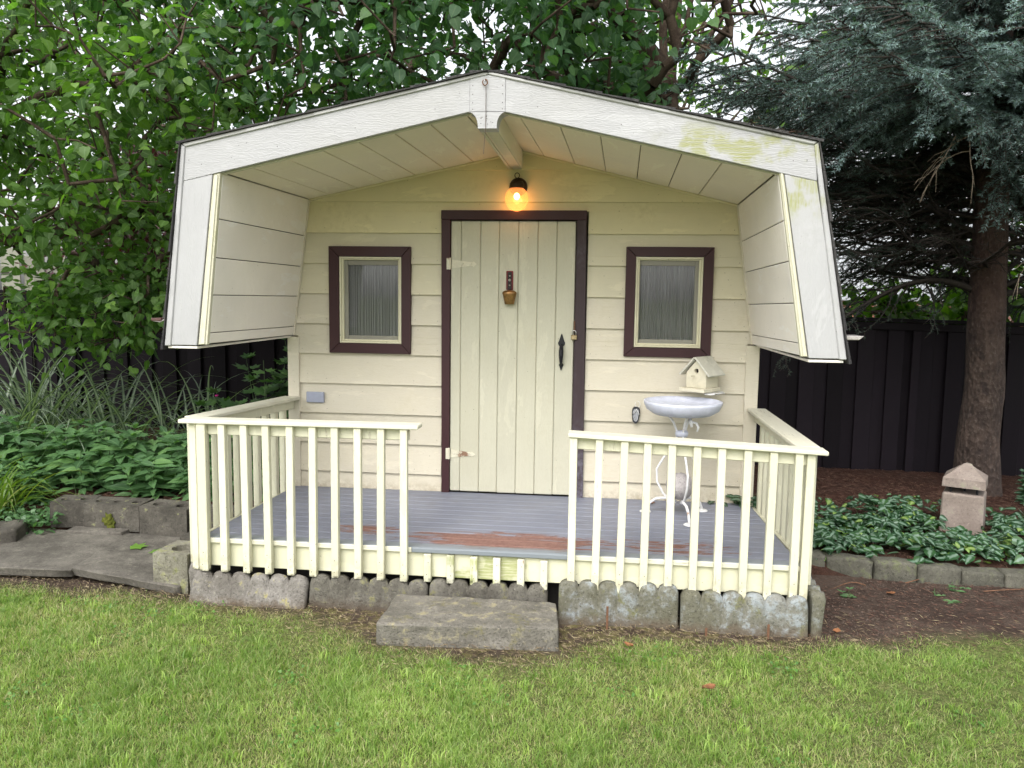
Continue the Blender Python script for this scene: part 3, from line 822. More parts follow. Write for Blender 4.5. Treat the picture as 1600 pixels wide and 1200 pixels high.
t2 = gn2.new('ShaderNodeBsdfTranslucent'); t2.inputs[0].default_value = (0.75, 0.42, 0.24, 1)
em = gn2.new('ShaderNodeEmission'); em.inputs[0].default_value = (1, 0.27, 0.07, 1); em.inputs[1].default_value = 0.24
gs = gn2.new('ShaderNodeBsdfGlossy'); gs.inputs['Roughness'].default_value = 0.08
m1 = gn2.new('ShaderNodeMixShader'); m1.inputs[0].default_value = 0.3
m2 = gn2.new('ShaderNodeMixShader'); m2.inputs[0].default_value = 0.05
ad = gn2.new('ShaderNodeAddShader')
gl2.new(t1.outputs[0], m1.inputs[1]); gl2.new(t2.outputs[0], m1.inputs[2]); gl2.new(m1.outputs[0], m2.inputs[1]); gl2.new(gs.outputs[0], m2.inputs[2])
gl2.new(m2.outputs[0], ad.inputs[0]); gl2.new(em.outputs[0], ad.inputs[1]); gl2.new(ad.outputs[0], gn2['Material Output'].inputs[0])
prof = [(0.074 * math.sin(a), -0.078 * math.cos(a)) for a in [i / 20 * math.pi * 0.82 for i in range(21)]]
MB().lathe((-0.424, -0.095, 2.057), prof, 32).build('lamp_globe', gm2, L, smooth=True)
bm_, bn_, bl_, bp_ = newmat('lamp_bulb'); bp_.inputs['Emission Color'].default_value = (1, 0.55, 0.22, 1); bp_.inputs['Emission Strength'].default_value = 12
prof = [(0.019 * math.sin(a), -0.022 * math.cos(a)) for a in [i / 10 * math.pi for i in range(11)]]
MB().lathe((-0.424, -0.095, 2.072), prof, 16).build('light_bulb', bm_, L, smooth=True)
pl = bpy.data.lights.new('lamp_glow', 'POINT'); pl.energy = 0.5; pl.color = (1, 0.52, 0.2); pl.shadow_soft_size = 0.03
po = bpy.data.objects.new('lamp_glow', pl); C.objects.link(po); po.location = (0, -0.073, -0.03); po.parent = L

# cow bell on its strap
M_bell = plain('old_brass', (0.30, 0.17, 0.07), rough=0.38, metal=0.85, var=0.35, nscale=40)
M_strapr = plain('red_leather', (0.17, 0.02, 0.025), rough=0.6, var=0.3)
M_strapb = plain('black_leather', (0.02, 0.015, 0.015), rough=0.6)
B = empty('cow_bell', (-0.467, -0.04, 1.39), 'brass cow bell hanging from a red and black strap on the plank door', 'bell')
prof = [(0.029, 0.0), (0.031, 0.004), (0.036, 0.03), (0.043, 0.058), (0.047, 0.07), (0.044, 0.08), (0.030, 0.088), (0.0, 0.09)]
bb = MB().lathe((-0.465, -0.068, 1.393), prof, 24)
bb.v = [(x, -0.068 + (y + 0.068) * 0.62, z) for x, y, z in bb.v]
bb.build('bell_body', M_bell, B, smooth=True)
MB().box(-0.490, -0.445, -0.046, -0.040, 1.485, 1.607, 0.004).build('bell_strap', M_strapr, B)
MB().box(-0.4805, -0.4545, -0.050, -0.0465, 1.487, 1.600, 0.002).build('strap_inlay', M_strapb, B)
M_stud = plain('steel_stud', (0.6, 0.6, 0.6), rough=0.3, metal=0.9)
MB().lathe((-0.467, -0.0505, 1.548), [(0.009, 0.0), (0.007, -0.004), (0.0, -0.006)], 12, 'y').lathe((-0.467, -0.0505, 1.575), [(0.005, 0.0), (0.0, -0.003)], 10, 'y').lathe((-0.467, -0.0505, 1.515), [(0.005, 0.0), (0.0, -0.003)], 10, 'y').build('strap_stud', M_stud, B, smooth=True)
# padlock
P_ = empty('padlock', (-0.045, -0.055, 1.17), 'small brass padlock hanging open at the edge of the door', 'padlock')
M_brass = plain('dull_brass', (0.38, 0.30, 0.17), rough=0.45, metal=0.6)
MB().box(-0.064, -0.026, -0.068, -0.052, 1.172, 1.203, 0.004).build('lock_body', M_brass, P_)
sh = [(-0.045 + 0.012 * math.cos(a), -0.060, 1.218 + 0.014 * math.sin(a)) for a in [i / 10 * math.pi for i in range(11)]]
MB().tube([(-0.033, -0.060, 1.203)] + sh + [(-0.057, -0.060, 1.203)], 0.003, 6).build('shackle', M_stud, P_, smooth=True)
MB().box(-0.049, -0.039, -0.056, -0.048, 1.222, 1.292, 0.002).build('hasp', M_rust, P_)

# bird bath
M_enam = plain('white_enamel_paint', (0.56, 0.585, 0.68), rough=0.45, var=0.08, nscale=22, rust=(0.30, 0.24, 0.22), rust_th=0.70)
M_enw = plain('white_iron_paint', (0.72, 0.72, 0.72), rough=0.5, var=0.1, nscale=50, rust=(0.35, 0.22, 0.15), rust_th=0.66)
bx, by = 0.625, -0.38
BB = empty('bird_bath', (bx, by, 0.132), 'white iron bird bath with shallow bowl standing on the grey porch deck', 'bird bath')
prof = [(0.0, 0.742), (0.08, 0.744), (0.17, 0.757), (0.215, 0.785), (0.231, 0.822), (0.233, 0.836), (0.228, 0.838), (0.222, 0.826), (0.19, 0.806), (0.10, 0.797), (0.0, 0.795)]
MB().lathe((bx, by, 0.0), prof, 48).build('bowl', M_enam, BB, smooth=True)
MB().lathe((bx, by, 0.0), [(0.0, 0.62), (0.035, 0.622), (0.04, 0.64), (0.034, 0.655), (0.0, 0.657)], 20).build('stem_collar', M_enam, BB, smooth=True)
for k in range(3):
    a0 = math.radians(-78 + 120 * k)
    ca, sa = math.cos(a0), math.sin(a0)
    def at(r, z): return (bx + r * ca, by + r * sa, z)
    MB().tube([at(0.085, 0.745), at(0.05, 0.70), at(0.03, 0.65), at(0.028, 0.60), at(0.045, 0.555), at(0.10, 0.49), at(0.145, 0.41), at(0.140, 0.33), at(0.10, 0.26), at(0.05, 0.222), at(0.02, 0.215)], [0.007] * 11, 8).build('curved_rod', M_enw, BB, smooth=True)
    MB().tube([at(0.02, 0.222), at(0.08, 0.235), at(0.14, 0.226), at(0.18, 0.195), at(0.205, 0.15), at(0.208, 0.142)], 0.0085, 8).lathe(at(0.208, 0.0), [(0.0, 0.143), (0.026, 0.142), (0.036, 0.136), (0.036, 0.1335)], 16).build('foot', M_enw, BB, smooth=True)
MB().tube([(0.665, by - 0.06, 0.735), (0.67, by - 0.07, 0.715), (0.675, by - 0.075, 0.69)], [0.011, 0.012, 0.006], 8).tube([(0.668, by - 0.07, 0.722), (0.700, by - 0.08, 0.715), (0.712, by - 0.08, 0.69), (0.706, by - 0.08, 0.665)], [0.007, 0.008, 0.007, 0.005], 6).build('bowl_hook', M_enw, BB, smooth=True)
M_sponge = stone('speckled_stone', (0.34, 0.31, 0.31), (0.48, 0.45, 0.45), bump=1.0, scale=1.3)
def icoball(name, cen, r, mat, sub=3, amp=0.0, sq=(1, 1, 1), parent=None, label=None, cat=None, group=None, sharp=False):
    bm = bmesh.new(); bmesh.ops.create_icosphere(bm, subdivisions=sub, radius=1)
    for v in bm.verts:
        n_ = mnoise.noise(v.co * 2.2 + Vector(cen) * 3) * amp
        v.co = Vector((v.co.x * sq[0], v.co.y * sq[1], v.co.z * sq[2])) * r * (1 + n_) + Vector(cen)
    me = bpy.data.meshes.new(name); bm.to_mesh(me); bm.free()
    o = link(name, me, mat, parent, cen if parent is None else None, smooth=not sharp)
    return tag(o, label, cat, group)
icoball('stone_ball', (bx - 0.002, by, 0.315), 0.083, M_sponge, amp=0.08, label='grey speckled ball cradled between the legs of the bird bath', cat='ball')
M_leafbr = plain('dead_leaf', (0.20, 0.085, 0.035), rough=0.8, var=0.4)
def dry_leaf(loc, rz, s, label):
    v = []; f = []
    n = 7
    for i in range(n + 1):
        t = i / n; w = math.sin(math.pi * min(1, t * 1.02)) ** 0.8 * 0.32
        for sgn in (-1, 0, 1):
            x = t - 0.5; y = sgn * w
            v.append((x, y, 0.12 * abs(sgn) + 0.22 * (t - 0.5) ** 2 + 0.03 * math.sin(9 * t + sgn)))
    for i in range(n):
        for k in range(2):
            a = i * 3 + k; f.append((a, a + 3, a + 4, a + 1))
    M = Matrix.Rotation(rz, 4, 'Z') @ Matrix.Scale(s, 4)
    mb = MB().add([M @ Vector(p) + Vector(loc) for p in v], f)
    return tag(mb.build('fallen_leaf', M_leafbr, None, loc, smooth=True), label, 'leaf', 'dry leaves fallen on porch and lawn')
dry_leaf((0.47, -0.13, 0.138), 0.3, 0.06, 'curled red-brown leaf on the deck behind the bird bath')
dry_leaf((0.30, -1.53, GZ + 0.012), 2.4, 0.055, 'orange dry leaf on the grass right of the stone step')
dry_leaf((0.62, -1.95, GZ + 0.03), 0.5, 0.07, 'pale brown leaf lying alone in the middle of the lawn')
dry_leaf((1.34, -1.22, GZ + 0.012), 1.2, 0.06, 'pinkish dry leaf by the right corner of the edging')
dry_leaf((1.80, -0.62, GZ + 0.012), 0.2, 0.055, 'yellowish leaf on the bare soil before the stone border')

# bird house on its wire bracket
BH = empty('birdhouse', (0.76, -0.16, 0.875), 'cream wooden birdhouse with gabled roof on the wall above the bird bath', 'birdhouse')
Rm = Matrix.Translation((0.76, -0.155, 0.875)) @ Matrix.Rotation(math.radians(-38), 4, 'Z') @ Matrix.Scale(1.12, 4)
def bh(mb, name, mat, parent=BH):
    mb.v = [tuple(Rm @ Vector(v)) for v in mb.v]; return mb.build(name, mat, parent)
M_bh = paint('birdhouse_cream', (0.64, 0.60, 0.47), 'z', dirt=(0.30, 0.28, 0.20), dirt_amt=0.6, var=0.02, grain=0.4)
M_bhr = paint('birdhouse_roof', (0.58, 0.57, 0.50), 'y', dirt=(0.16, 0.16, 0.13), dirt_amt=0.9, var=0.02, grain=0.5)
w, d, h = 0.062, 0.062, 0.105
body = MB()
# front with a round hole: ring of quads
fv = []; ff = []
out = [(-w, 0.022), (0, 0.022), (w, 0.022), (w, 0.06), (w, h), (w / 2, h + 0.035), (0, h + 0.07), (-w / 2, h + 0.035), (-w, h), (-w, 0.06)]
hc = (0, 0.115); hr = 0.014
inn = []
for (x, z) in out:
    a = math.atan2(z - hc[1], x - hc[0]); inn.append((hc[0] + hr * math.cos(a), hc[1] + hr * math.sin(a)))
nn = len(out)
for lst, y in ((out, -d), (inn, -d), (inn, -d + 0.02)):
    for x, z in lst: fv.append((x, y, z))
for i in range(nn):
    j = (i + 1) % nn
    ff.append((i, j, nn + j, nn + i)); ff.append((nn + i, nn + j, 2 * nn + j, 2 * nn + i))
body.add(fv, ff)
for x0, x1, y0_, y1_ in ((-w, -w, d, -d), (w, w, -d, d)):
    body.add([(x0, y0_, 0.022), (x1, y1_, 0.022), (x1, y1_, h), (x0, y0_, h)], [(0, 1, 2, 3)])
body.add([(w, d, 0.022), (-w, d, 0.022), (-w, d, h), (0, d, h + 0.07), (w, d, h)], [(0, 1, 2, 3, 4)])
bh(body, 'house_body', M_bh)
bh(MB().box(-0.02, 0.02, -0.03, 0.03, 0.09, 0.13, 0.001), 'nest_hollow', M_dark)
bh(MB().box(-0.084, 0.076, -0.105, 0.072, 0.0, 0.021, 0.003), 'floor_board', M_bh)
for s in (-1, 1):
    a = Vector((s * 0.002, 0, h + 0.083)); b = Vector((s * 0.094, 0, h - 0.016))
    nr = Vector((s * 0.7, 0, 0.7))
    c = [p + Vector((0, y, 0)) + nr * o for o in (-0.004, 0.006) for y in (-0.088, 0.082) for p in ((a, b) if s > 0 else (b, a))]
    bh(MB().hexa(c, 0.002), 'roof_panel', M_bhr)
bh(MB().tube([(-0.012, -0.062, 0.088), (-0.012, -0.098, 0.086)], 0.003, 8), 'perch', M_bh)
MB().tube([(0.75, -0.02, 0.86), (0.77, -0.06, 0.868), (0.80, -0.12, 0.868), (0.80, -0.2, 0.866), (0.78, -0.255, 0.864)], [0.004] * 5, 6).tube([(0.80, -0.02, 0.835), (0.85, -0.05, 0.85), (0.84, -0.1, 0.868), (0.88, -0.13, 0.868), (0.90, -0.1, 0.866), (0.86, -0.08, 0.84)], 0.003, 6).tube([(0.79, -0.2, 0.868), (0.85, -0.2, 0.866), (0.895, -0.18, 0.868), (0.90, -0.15, 0.86)], 0.0035, 6).lathe((0.80, -0.23, 0.0), [(0.0, 0.860), (0.035, 0.861), (0.03, 0.868), (0.0, 0.870)], 14).build('wire_bracket', M_enw, BH, smooth=True)

# black and white sandal-sole ornament hung on the wall
SO = empty('sandal_ornament', (0.363, -0.04, 0.70), 'small black and white flip-flop ornament hanging on the wall beside the bird bath', 'ornament')
def sole(sc, grow=0):
    o = []
    for i in range(28):
        a = 2 * math.pi * i / 28
        z = math.sin(a) * 0.055; x = math.cos(a) * (0.029 + 0.006 * math.sin(a) - 0.005 * math.cos(2 * a + 0.3))
        o.append((0.363 + x * sc + grow * math.cos(a) * 0.3, 0.694 + z * sc))
    return o
M_blk = plain('black_rubber', (0.03, 0.03, 0.035), rough=0.7)
zm, zn, zl, zp = newmat('wavy_black_white'); zg = N(zm.node_tree)
wv = zg.node('ShaderNodeTexWave'); wv.inputs['Scale'].default_value = 55; wv.inputs['Distortion'].default_value = 6
zl.new(zg.pos(rnd=False), wv.inputs['Vector'])
zl.new(zg.mix(zg.ramp(wv.outputs['Fac'], 0.4, 0.6), (0.06, 0.06, 0.07), (0.6, 0.62, 0.66)), zp.inputs['Base Color'])
MB().prism(sole(1.0), -0.048, -0.036).build('sole_rim', M_blk, SO)
MB().prism(sole(0.74), -0.050, -0.0485).build('sole_pattern', zm, SO)
lp = [(0.372 + 0.016 * math.sin(a), -0.045, 0.765 + 0.02 * math.cos(a)) for a in [i / 14 * 2 * math.pi * 0.85 for i in range(15)]]
MB().tube(lp, 0.0018, 5).tube([(0.35, -0.052, 0.70), (0.365, -0.06, 0.735), (0.385, -0.052, 0.70)], 0.0035, 6).build('toe_strap', M_enw, SO, smooth=True)

# ------------------------------------------------------------------ concrete edging, step and slabs
M_concd = stone('edging_dark', (0.085, 0.078, 0.064), (0.175, 0.165, 0.14), lichen=(0.20, 0.19, 0.10), lich_th=0.62, bump=0.9, soil=(-0.22, -0.14, (0.075, 0.055, 0.038)))
M_conc = stone('edging_concrete', (0.14, 0.128, 0.112), (0.26, 0.245, 0.225), lichen=(0.30, 0.27, 0.13), lich_th=0.63, bump=0.9, soil=(-0.22, -0.17, (0.10, 0.075, 0.05)))
M_concg = stone('edging_mossy', (0.13, 0.125, 0.09), (0.225, 0.225, 0.205), lichen=(0.27, 0.295, 0.30), lich_th=0.56, bump=0.8, moss=(0.17, 0.17, 0.07), soil=(-0.215, -0.15, (0.11, 0.085, 0.06)))
def scallop_block(x0, x1, top, base, yb, yt, rz, mat, label, n=6, th=0.05, sc=0.036):
    wd = x1 - x0; r = wd / n / 2; nx = n * 10; nz = 9
    H = top - base + 0.05
    V = []; F = []
    def hgt(s):
        u = (s % (2 * r)) - r; return math.sqrt(max(0, 1 - (u / r) ** 2))
    for face in (0, 1):
        for j in range(nz + 1):
            for i in range(nx + 1):
                s = min(max(wd * i / nx, 1e-5), wd - 1e-5)
                q = hgt(s); zt = H - sc * (1 - q)
                t = j / nz; z = zt * t
                bul = 0.024 * q * max(0, (t - 0.30) / 0.70) ** 0.8
                edge = 0.012 * max(0, (t - 0.9) / 0.1) ** 2
                y = (-bul + edge) if face == 0 else th
                y += 0.0015 * mnoise.noise(Vector((s * 30 + x0 * 7, z * 30, face)))
                V.append((s - wd / 2, y, z - 0.05))
    nn_ = (nx + 1) * (nz + 1)
    for j in range(nz):
        for i in range(nx):
            a = j * (nx + 1) + i
            F.append((a, a + 1, a + nx + 2, a + nx + 1)); b = a + nn_
            F.append((b + 1, b, b + nx + 1, b + nx + 2))
    for i in range(nx):
        a = nz * (nx + 1) + i; F.append((a, a + 1, a + 1 + nn_, a + nn_))
    for j in range(nz):
        a = j * (nx + 1); F.append((a + nx + 1, a, a + nn_, a + nn_ + nx + 1)[::-1])
        a = a + nx; F.append((a, a + nx + 1, a + nx + 1 + nn_, a + nn_)[::-1])
    tilt = math.atan2(yt - yb, top - base)
    Mx = Matrix.Translation(((x0 + x1) / 2, yb, base)) @ Matrix.Rotation(rz, 4, 'Z') @ Matrix.Rotation(-tilt, 4, 'X')
    Vw = [tuple(Mx @ Vector(v)) for v in V]
    me = npmesh('edging_block', Vw, F, smooth=True)
    o = link('edging_block', me, mat, None, ((x0 + x1) / 2, yb, base))
    return tag(o, label, 'edging block', 'scalloped concrete edging along the porch')
scallop_block(-2.035, -1.392, -0.038, -0.218, -1.300, -1.215, 0.0, M_conc, 'pale grey scalloped edging block leaning back at the left corner of the porch')
scallop_block(-1.382, -0.742, -0.042, -0.218, -1.262, -1.225, -0.01, M_concd, 'dark grey scalloped edging block between the leaning corner block and the stone step')
scallop_block(-0.735, -0.112, -0.040, -0.218, -1.238, -1.222, 0.0, M_concd, 'scalloped edging block mostly hidden behind the stone step')
scallop_block(-0.052, 0.553, 0.002, -0.205, -1.268, -1.248, 0.02, M_concg, 'mossy scalloped edging block just right of the stone step')
scallop_block(0.563, 1.183, -0.010, -0.218, -1.290, -1.262, 0.0, M_concg, 'blue-grey lichened scalloped edging block at the right corner of the porch')
scallop_block(-2.33, -1.72, -0.03, -0.218, -0.93, -0.93, math.radians(-90), M_conc, 'scalloped edging block seen end on along the left side of the porch').location.x -= 0.03
scallop_block(0.98, 1.50, 0.005, -0.218, -1.02, -1.02, math.radians(90), M_concg, 'scalloped edging block seen end on round the right corner of the porch').location.x += 0.01
for (x, y, zt, lb) in ((0.197, -1.315, -0.10, 'rusty metal stake before the mossy edging block right of the step'),
                       (0.686, -1.325, -0.178, 'short rusty stub of a stake at the foot of the right corner block'),
                       (0.985, -1.325, -0.142, 'rusty metal stake before the blue-grey corner edging block')):
    tag(MB().hexa([(x + sx_ * 0.006, y + sy_ * 0.0025, z) for z in (GZ - 0.05, zt) for sy_ in (-1, 1) for sx_ in (-1, 1)], 0.001).build('metal_stake', M_rust, None, (x, y, GZ)), lb, 'stake', 'rusty stakes holding the edging')

def rough_slab(name, c8, mat, label, cat, div=10, amp=0.006, group=None, edge_wear=0.012):
    """hexahedron subdivided and weathered; c8 in hexa order"""
    c = [Vector(p) for p in c8]
    bm = bmesh.new(); bmesh.ops.create_cube(bm, size=1.0)
    bmesh.ops.subdivide_edges(bm, edges=bm.edges[:], cuts=div, use_grid_fill=True)
    for v in bm.verts:
        u = [v.co.x + 0.5, v.co.y + 0.5, v.co.z + 0.5]
        p = Vector((0, 0, 0))
        for i in range(8):
            p += c[i] * ((u[0] if i & 1 else 1 - u[0]) * (u[1] if i & 2 else 1 - u[1]) * (u[2] if i & 4 else 1 - u[2]))
        ext = sum(1 for q in u if q < 1e-4 or q > 1 - 1e-4)
        cen = sum(c, Vector()) / 8
        nz_ = mnoise.noise(p * 7) * amp * 1.6 + mnoise.noise(p * 23) * amp
        dirv = (p - cen); dirv = Vector((dirv.x * 0.4, dirv.y, dirv.z * 3)).normalized()
        p += dirv * nz_
        if ext >= 2: p -= dirv * edge_wear * (0.35 + 0.65 * abs(mnoise.noise(p * 16)))
        v.co = p
    me = bpy.data.meshes.new(name); bm.to_mesh(me); bm.free()
    o = link(name, me, mat, None, (cen.x, cen.y, min(p.z for p in c)), smooth=True)
    return tag(o, label, cat, group)
M_step = stone('step_concrete', (0.135, 0.126, 0.106), (0.225, 0.21, 0.18), lichen=(0.30, 0.27, 0.17), lich_th=0.60, moss=(0.18, 0.165, 0.075), bump=1.0)
rough_slab('stone_step', [(-0.902, -1.655, -0.235), (-0.031, -1.605, -0.245), (-0.89, -1.25, -0.235), (-0.05, -1.25, -0.235), (-0.897, -1.67, -0.112), (-0.035, -1.590, -0.112), (-0.895, -1.262, -0.108), (-0.066, -1.272, -0.108)],
           M_step, 'thick worn concrete slab step on the lawn before the porch opening', 'step', 24, 0.005)
M_flag = stone('flagstone', (0.085, 0.078, 0.066), (0.165, 0.152, 0.13), lichen=(0.20, 0.19, 0.15), lich_th=0.66, bump=0.7)
rough_slab('paving_slab', [(-3.75, -1.09, -0.215), (-2.86, -1.07, -0.20), (-3.75, -0.36, -0.21), (-2.95, -0.36, -0.21), (-3.75, -1.11, -0.152), (-2.855, -1.09, -0.150), (-3.75, -0.35, -0.150), (-2.95, -0.35, -0.150)],
           M_flag, 'large flat paving slab at the left edge, lying before the hollow blocks', 'slab', 16, 0.005, 'paving slabs left of the porch')
rough_slab('paving_slab', [(-2.852, -1.07, -0.19), (-2.14, -1.18, -0.225), (-2.945, -0.37, -0.20), (-2.30, -0.37, -0.20), (-2.850, -1.085, -0.135), (-2.145, -1.195, -0.178), (-2.945, -0.36, -0.148), (-2.30, -0.36, -0.148)],
           M_flag, 'tilted paving slab dipping towards the corner block beside the porch', 'slab', 16, 0.005, 'paving slabs left of the porch')
rough_slab('paving_slab', [(-3.36, -0.43, -0.16), (-2.96, -0.42, -0.16), (-3.36, -0.31, -0.16), (-2.96, -0.31, -0.16), (-3.35, -0.43, -0.130), (-2.97, -0.42, -0.128), (-3.36, -0.31, -0.130), (-2.96, -0.31, -0.128)],
           M_flag, 'thin strip of paving wedged against the foot of the mossy hollow block', 'slab', 6, 0.004, 'paving slabs left of the porch')

M_block = stone('hollow_block_concrete', (0.060, 0.055, 0.046), (0.125, 0.115, 0.096), lichen=(0.26, 0.27, 0.12), lich_th=0.66, bump=0.9)
M_blockm = stone('mossy_block', (0.16, 0.15, 0.115), (0.25, 0.24, 0.19), lichen=(0.27, 0.27, 0.14), lich_th=0.60, bump=1.0, moss=(0.17, 0.18, 0.08))
def hollow_block(x, y, z, L_, Wd, Hh, rz, holes, mat, label):
    """concrete block with round holes in the top"""
    V = []; F = []
    def add(vs, fs):
        n = len(V); V.extend(vs); F.extend(tuple(i + n for i in f) for f in fs)
    for k in range(holes):
        xa = -L_ / 2 + L_ * k / holes; xb = -L_ / 2 + L_ * (k + 1) / holes
        cx_, r = (xa + xb) / 2, min(Wd, L_ / holes) * 0.27
        sq = []
        for i in range(16):
            a = 2 * math.pi * (i + 0.5) / 16; cxx, cyy = math.cos(a), math.sin(a)
            m_ = max(abs(cxx), abs(cyy)); px, py = cxx / m_, cyy / m_
            if abs(abs(px) - abs(py)) < 0.45: px, py = math.copysign(1, px) if abs(px) > .5 else px, py
            sq.append((cx_ + px * (xb - xa) / 2, py * Wd / 2))
        # snap the eight points nearest a corner so that the outline stays square
        cor = [((xb - xa) / 2, Wd / 2)] 
        for sgx in (-1, 1):
            for sgy in (-1, 1):
                t = (cx_ + sgx * (xb - xa) / 2, sgy * Wd / 2)
                i = min(range(16), key=lambda q: (sq[q][0] - t[0]) ** 2 + (sq[q][1] - t[1]) ** 2)
                sq[i] = t
        ring = [(cx_ + r * math.cos(2 * math.pi * (i + .5) / 16), r * math.sin(2 * math.pi * (i + .5) / 16)) for i in range(16)]
        vs = [(px, py, Hh) for px, py in sq] + [(px, py, Hh - 0.003) for px, py in ring] + [(px * 1.0, py, Hh - 0.09) for px, py in ring]
        fs = []
        for i in range(16):
            j = (i + 1) % 16
            fs.append((i, j, 16 + j, 16 + i)); fs.append((16 + i, 16 + j, 32 + j, 32 + i))
        fs.append(tuple(range(32, 48)))
        add(vs, fs)
    x0, x1, y0_, y1_ = -L_ / 2, L_ / 2, -Wd / 2, Wd / 2
    n_ = 12
    for (a, b) in (((x0, y0_), (x1, y0_)), ((x1, y0_), (x1, y1_)), ((x1, y1_), (x0, y1_)), ((x0, y1_), (x0, y0_))):
        vs = []; fs = []
        for j in range(7):
            for i in range(n_ + 1):
                px, py = lerp(a[0], b[0], i / n_), lerp(a[1], b[1], i / n_); zz = Hh * j / 6
                q = 0.006 * mnoise.noise(Vector((px * 14 + x * 5, py * 14 + y, zz * 14))) if 0 < i < n_ and 0 < j < 6 else 0
                nx_, ny_ = (b[1] - a[1]), -(b[0] - a[0]); l_ = math.hypot(nx_, ny_)
                vs.append((px + nx_ / l_ * q, py + ny_ / l_ * q, zz))
        for j in range(6):
            for i in range(n_):
                a_ = j * (n_ + 1) + i; fs.append((a_, a_ + 1, a_ + n_ + 2, a_ + n_ + 1))
        add(vs, fs)
    Mx = Matrix.Translation((x, y, z)) @ Matrix.Rotation(rz, 4, 'Z')
    mb = MB().add([Mx @ Vector(v) for v in V], F)
    return tag(mb.build('hollow_block', mat, None, (x, y, z)), label, 'concrete block', 'hollow concrete blocks edging the left bed')
hollow_block(-3.42, -0.20, -0.15, 0.26, 0.20, 0.175, 0.16, 2, M_block, 'hollow block at the left end of the row, below the leafy plants')
hollow_block(-3.085, -0.235, -0.15, 0.385, 0.20, 0.18, 0.02, 3, M_block, 'hollow block with a moss patch in the middle of the row')
hollow_block(-2.68, -0.285, -0.15, 0.355, 0.20, 0.188, -0.12, 2, M_block, 'hollow block with two clear round holes right of the mossy one')
hollow_block(-2.325, -0.33, -0.15, 0.30, 0.20, 0.185, 0.03, 2, M_block, 'hollow block half hidden behind the porch balusters')
hollow_block(-2.205, -1.035, -0.225, 0.21, 0.24, 0.225, math.radians(-4), 1, M_blockm, 'pale mossy concrete block with one hole beside the porch corner')
hollow_block(-2.235, -0.72, -0.20, 0.20, 0.22, 0.19, math.radians(3), 1, M_block, 'concrete block tucked behind the pale mossy corner block')
M_mossp = stone('moss', (0.06, 0.075, 0.01), (0.14, 0.15, 0.025), bump=1.0, scale=3)
icoball('moss_patch', (-3.10, -0.338, -0.085), 0.042, M_mossp, 4, 0.9, (0.9, 0.22, 1.05), label='yellow-green moss patch growing on the face of the middle hollow block', cat='moss')
rough_slab('kerb_stone', [(-3.95, -0.82, -0.22), (-3.52, -0.66, -0.22), (-3.95, -0.50, -0.22), (-3.60, -0.42, -0.22), (-3.95, -0.80, -0.075), (-3.53, -0.65, -0.065), (-3.95, -0.50, -0.075), (-3.60, -0.43, -0.06)],
           M_block, 'low concrete kerb block at the far left edge below the yellow-green daylily', 'kerb stone', 8, 0.006)

# stone border right
M_bord = stone('border_stone', (0.075, 0.073, 0.058), (0.135, 0.13, 0.105), lichen=(0.13, 0.14, 0.08), lich_th=0.6, bump=0.8)
xs = [1.20, 1.36, 1.53, 1.79, 2.03, 2.28, 2.52, 2.75, 3.02, 3.28]
ys = [-0.20, -0.215, -0.24, -0.30, -0.33, -0.33, -0.335, -0.33, -0.33, -0.32]
wh = ['stone against the porch corner, first of the right border', 'second border stone out from the porch', 'wide border stone with a pale scratch, third from the porch', 'fourth border stone from the porch, before the ground cover', 'mid border stone before the thickest leaves', 'border stone below and left of the stone lantern', 'border stone directly before the stone lantern', 'raised border stone at the right edge of the picture', 'last border stone beyond the right edge']
for i in range(len(xs) - 1):
    a, b = xs[i] + 0.004, xs[i + 1] - 0.004; y0_, y1_ = ys[i], ys[i + 1]
    h_ = (0.115, 0.115, 0.11, 0.115, 0.10, 0.085, 0.085, 0.125, 0.12)[i]
    z0 = GZ - 0.04; zt = GZ + h_
    rough_slab('border_stone', [(a, y0_ - .05, z0), (b, y1_ - .05, z0), (a, y0_ + .07, z0), (b, y1_ + .07, z0), (a, y0_ - .045, zt), (b, y1_ - .045, zt + random.uniform(-.004, .004)), (a, y0_ + .07, zt), (b, y1_ + .07, zt)],
               M_bord, wh[i], 'border stone', 6, 0.005, 'stones edging the right bed', 0.01)

# stone lantern
SL = empty('stone_lantern', (2.69, 0.62, -0.15), 'square sandstone garden lantern with pointed cap standing in ground cover', 'garden lantern')
M_sand = stone('sandstone', (0.22, 0.18, 0.155), (0.285, 0.24, 0.21), pits=0.0, bump=0.4, lichen=(0.28, 0.27, 0.2), lich_th=0.66)
def rotbox(mb, name, mat, cx, cy, rz, parent):
    Mx = Matrix.Translation((cx, cy, 0)) @ Matrix.Rotation(rz, 4, 'Z')
    mb.v = [tuple(Mx @ Vector(v)) for v in mb.v]; return mb.build(name, mat, parent)
a_ = math.radians(-27)
rotbox(MB().hexa([(x * s, y * s, z) for z, s in ((-0.24, 0.135), (0.13, 0.128)) for y in (-1, 1) for x in (-1, 1)], 0.010), 'lantern_body', M_sand, 2.69, 0.62, a_, SL)
cap = MB(); s1 = 0.132
cap.add([(-s1, -s1, 0.175), (s1, -s1, 0.175), (s1, s1, 0.175), (-s1, s1, 0.175), (-s1 * .98, -s1 * .98, 0.235), (s1 * .98, -s1 * .98, 0.235), (s1 * .98, s1 * .98, 0.235), (-s1 * .98, s1 * .98, 0.235), (-0.02, -0.02, 0.325), (0.03, 0.0, 0.328), (0.0, 0.03, 0.33)],
        [(3, 2, 1, 0), (0, 1, 5, 4), (1, 2, 6, 5), (2, 3, 7, 6), (3, 0, 4, 7), (4, 5, 9, 8), (5, 6, 10, 9), (6, 7, 10), (7, 4, 8, 10), (8, 9, 10)])
rotbox(cap, 'lantern_cap', M_sand, 2.69, 0.62, a_, SL)
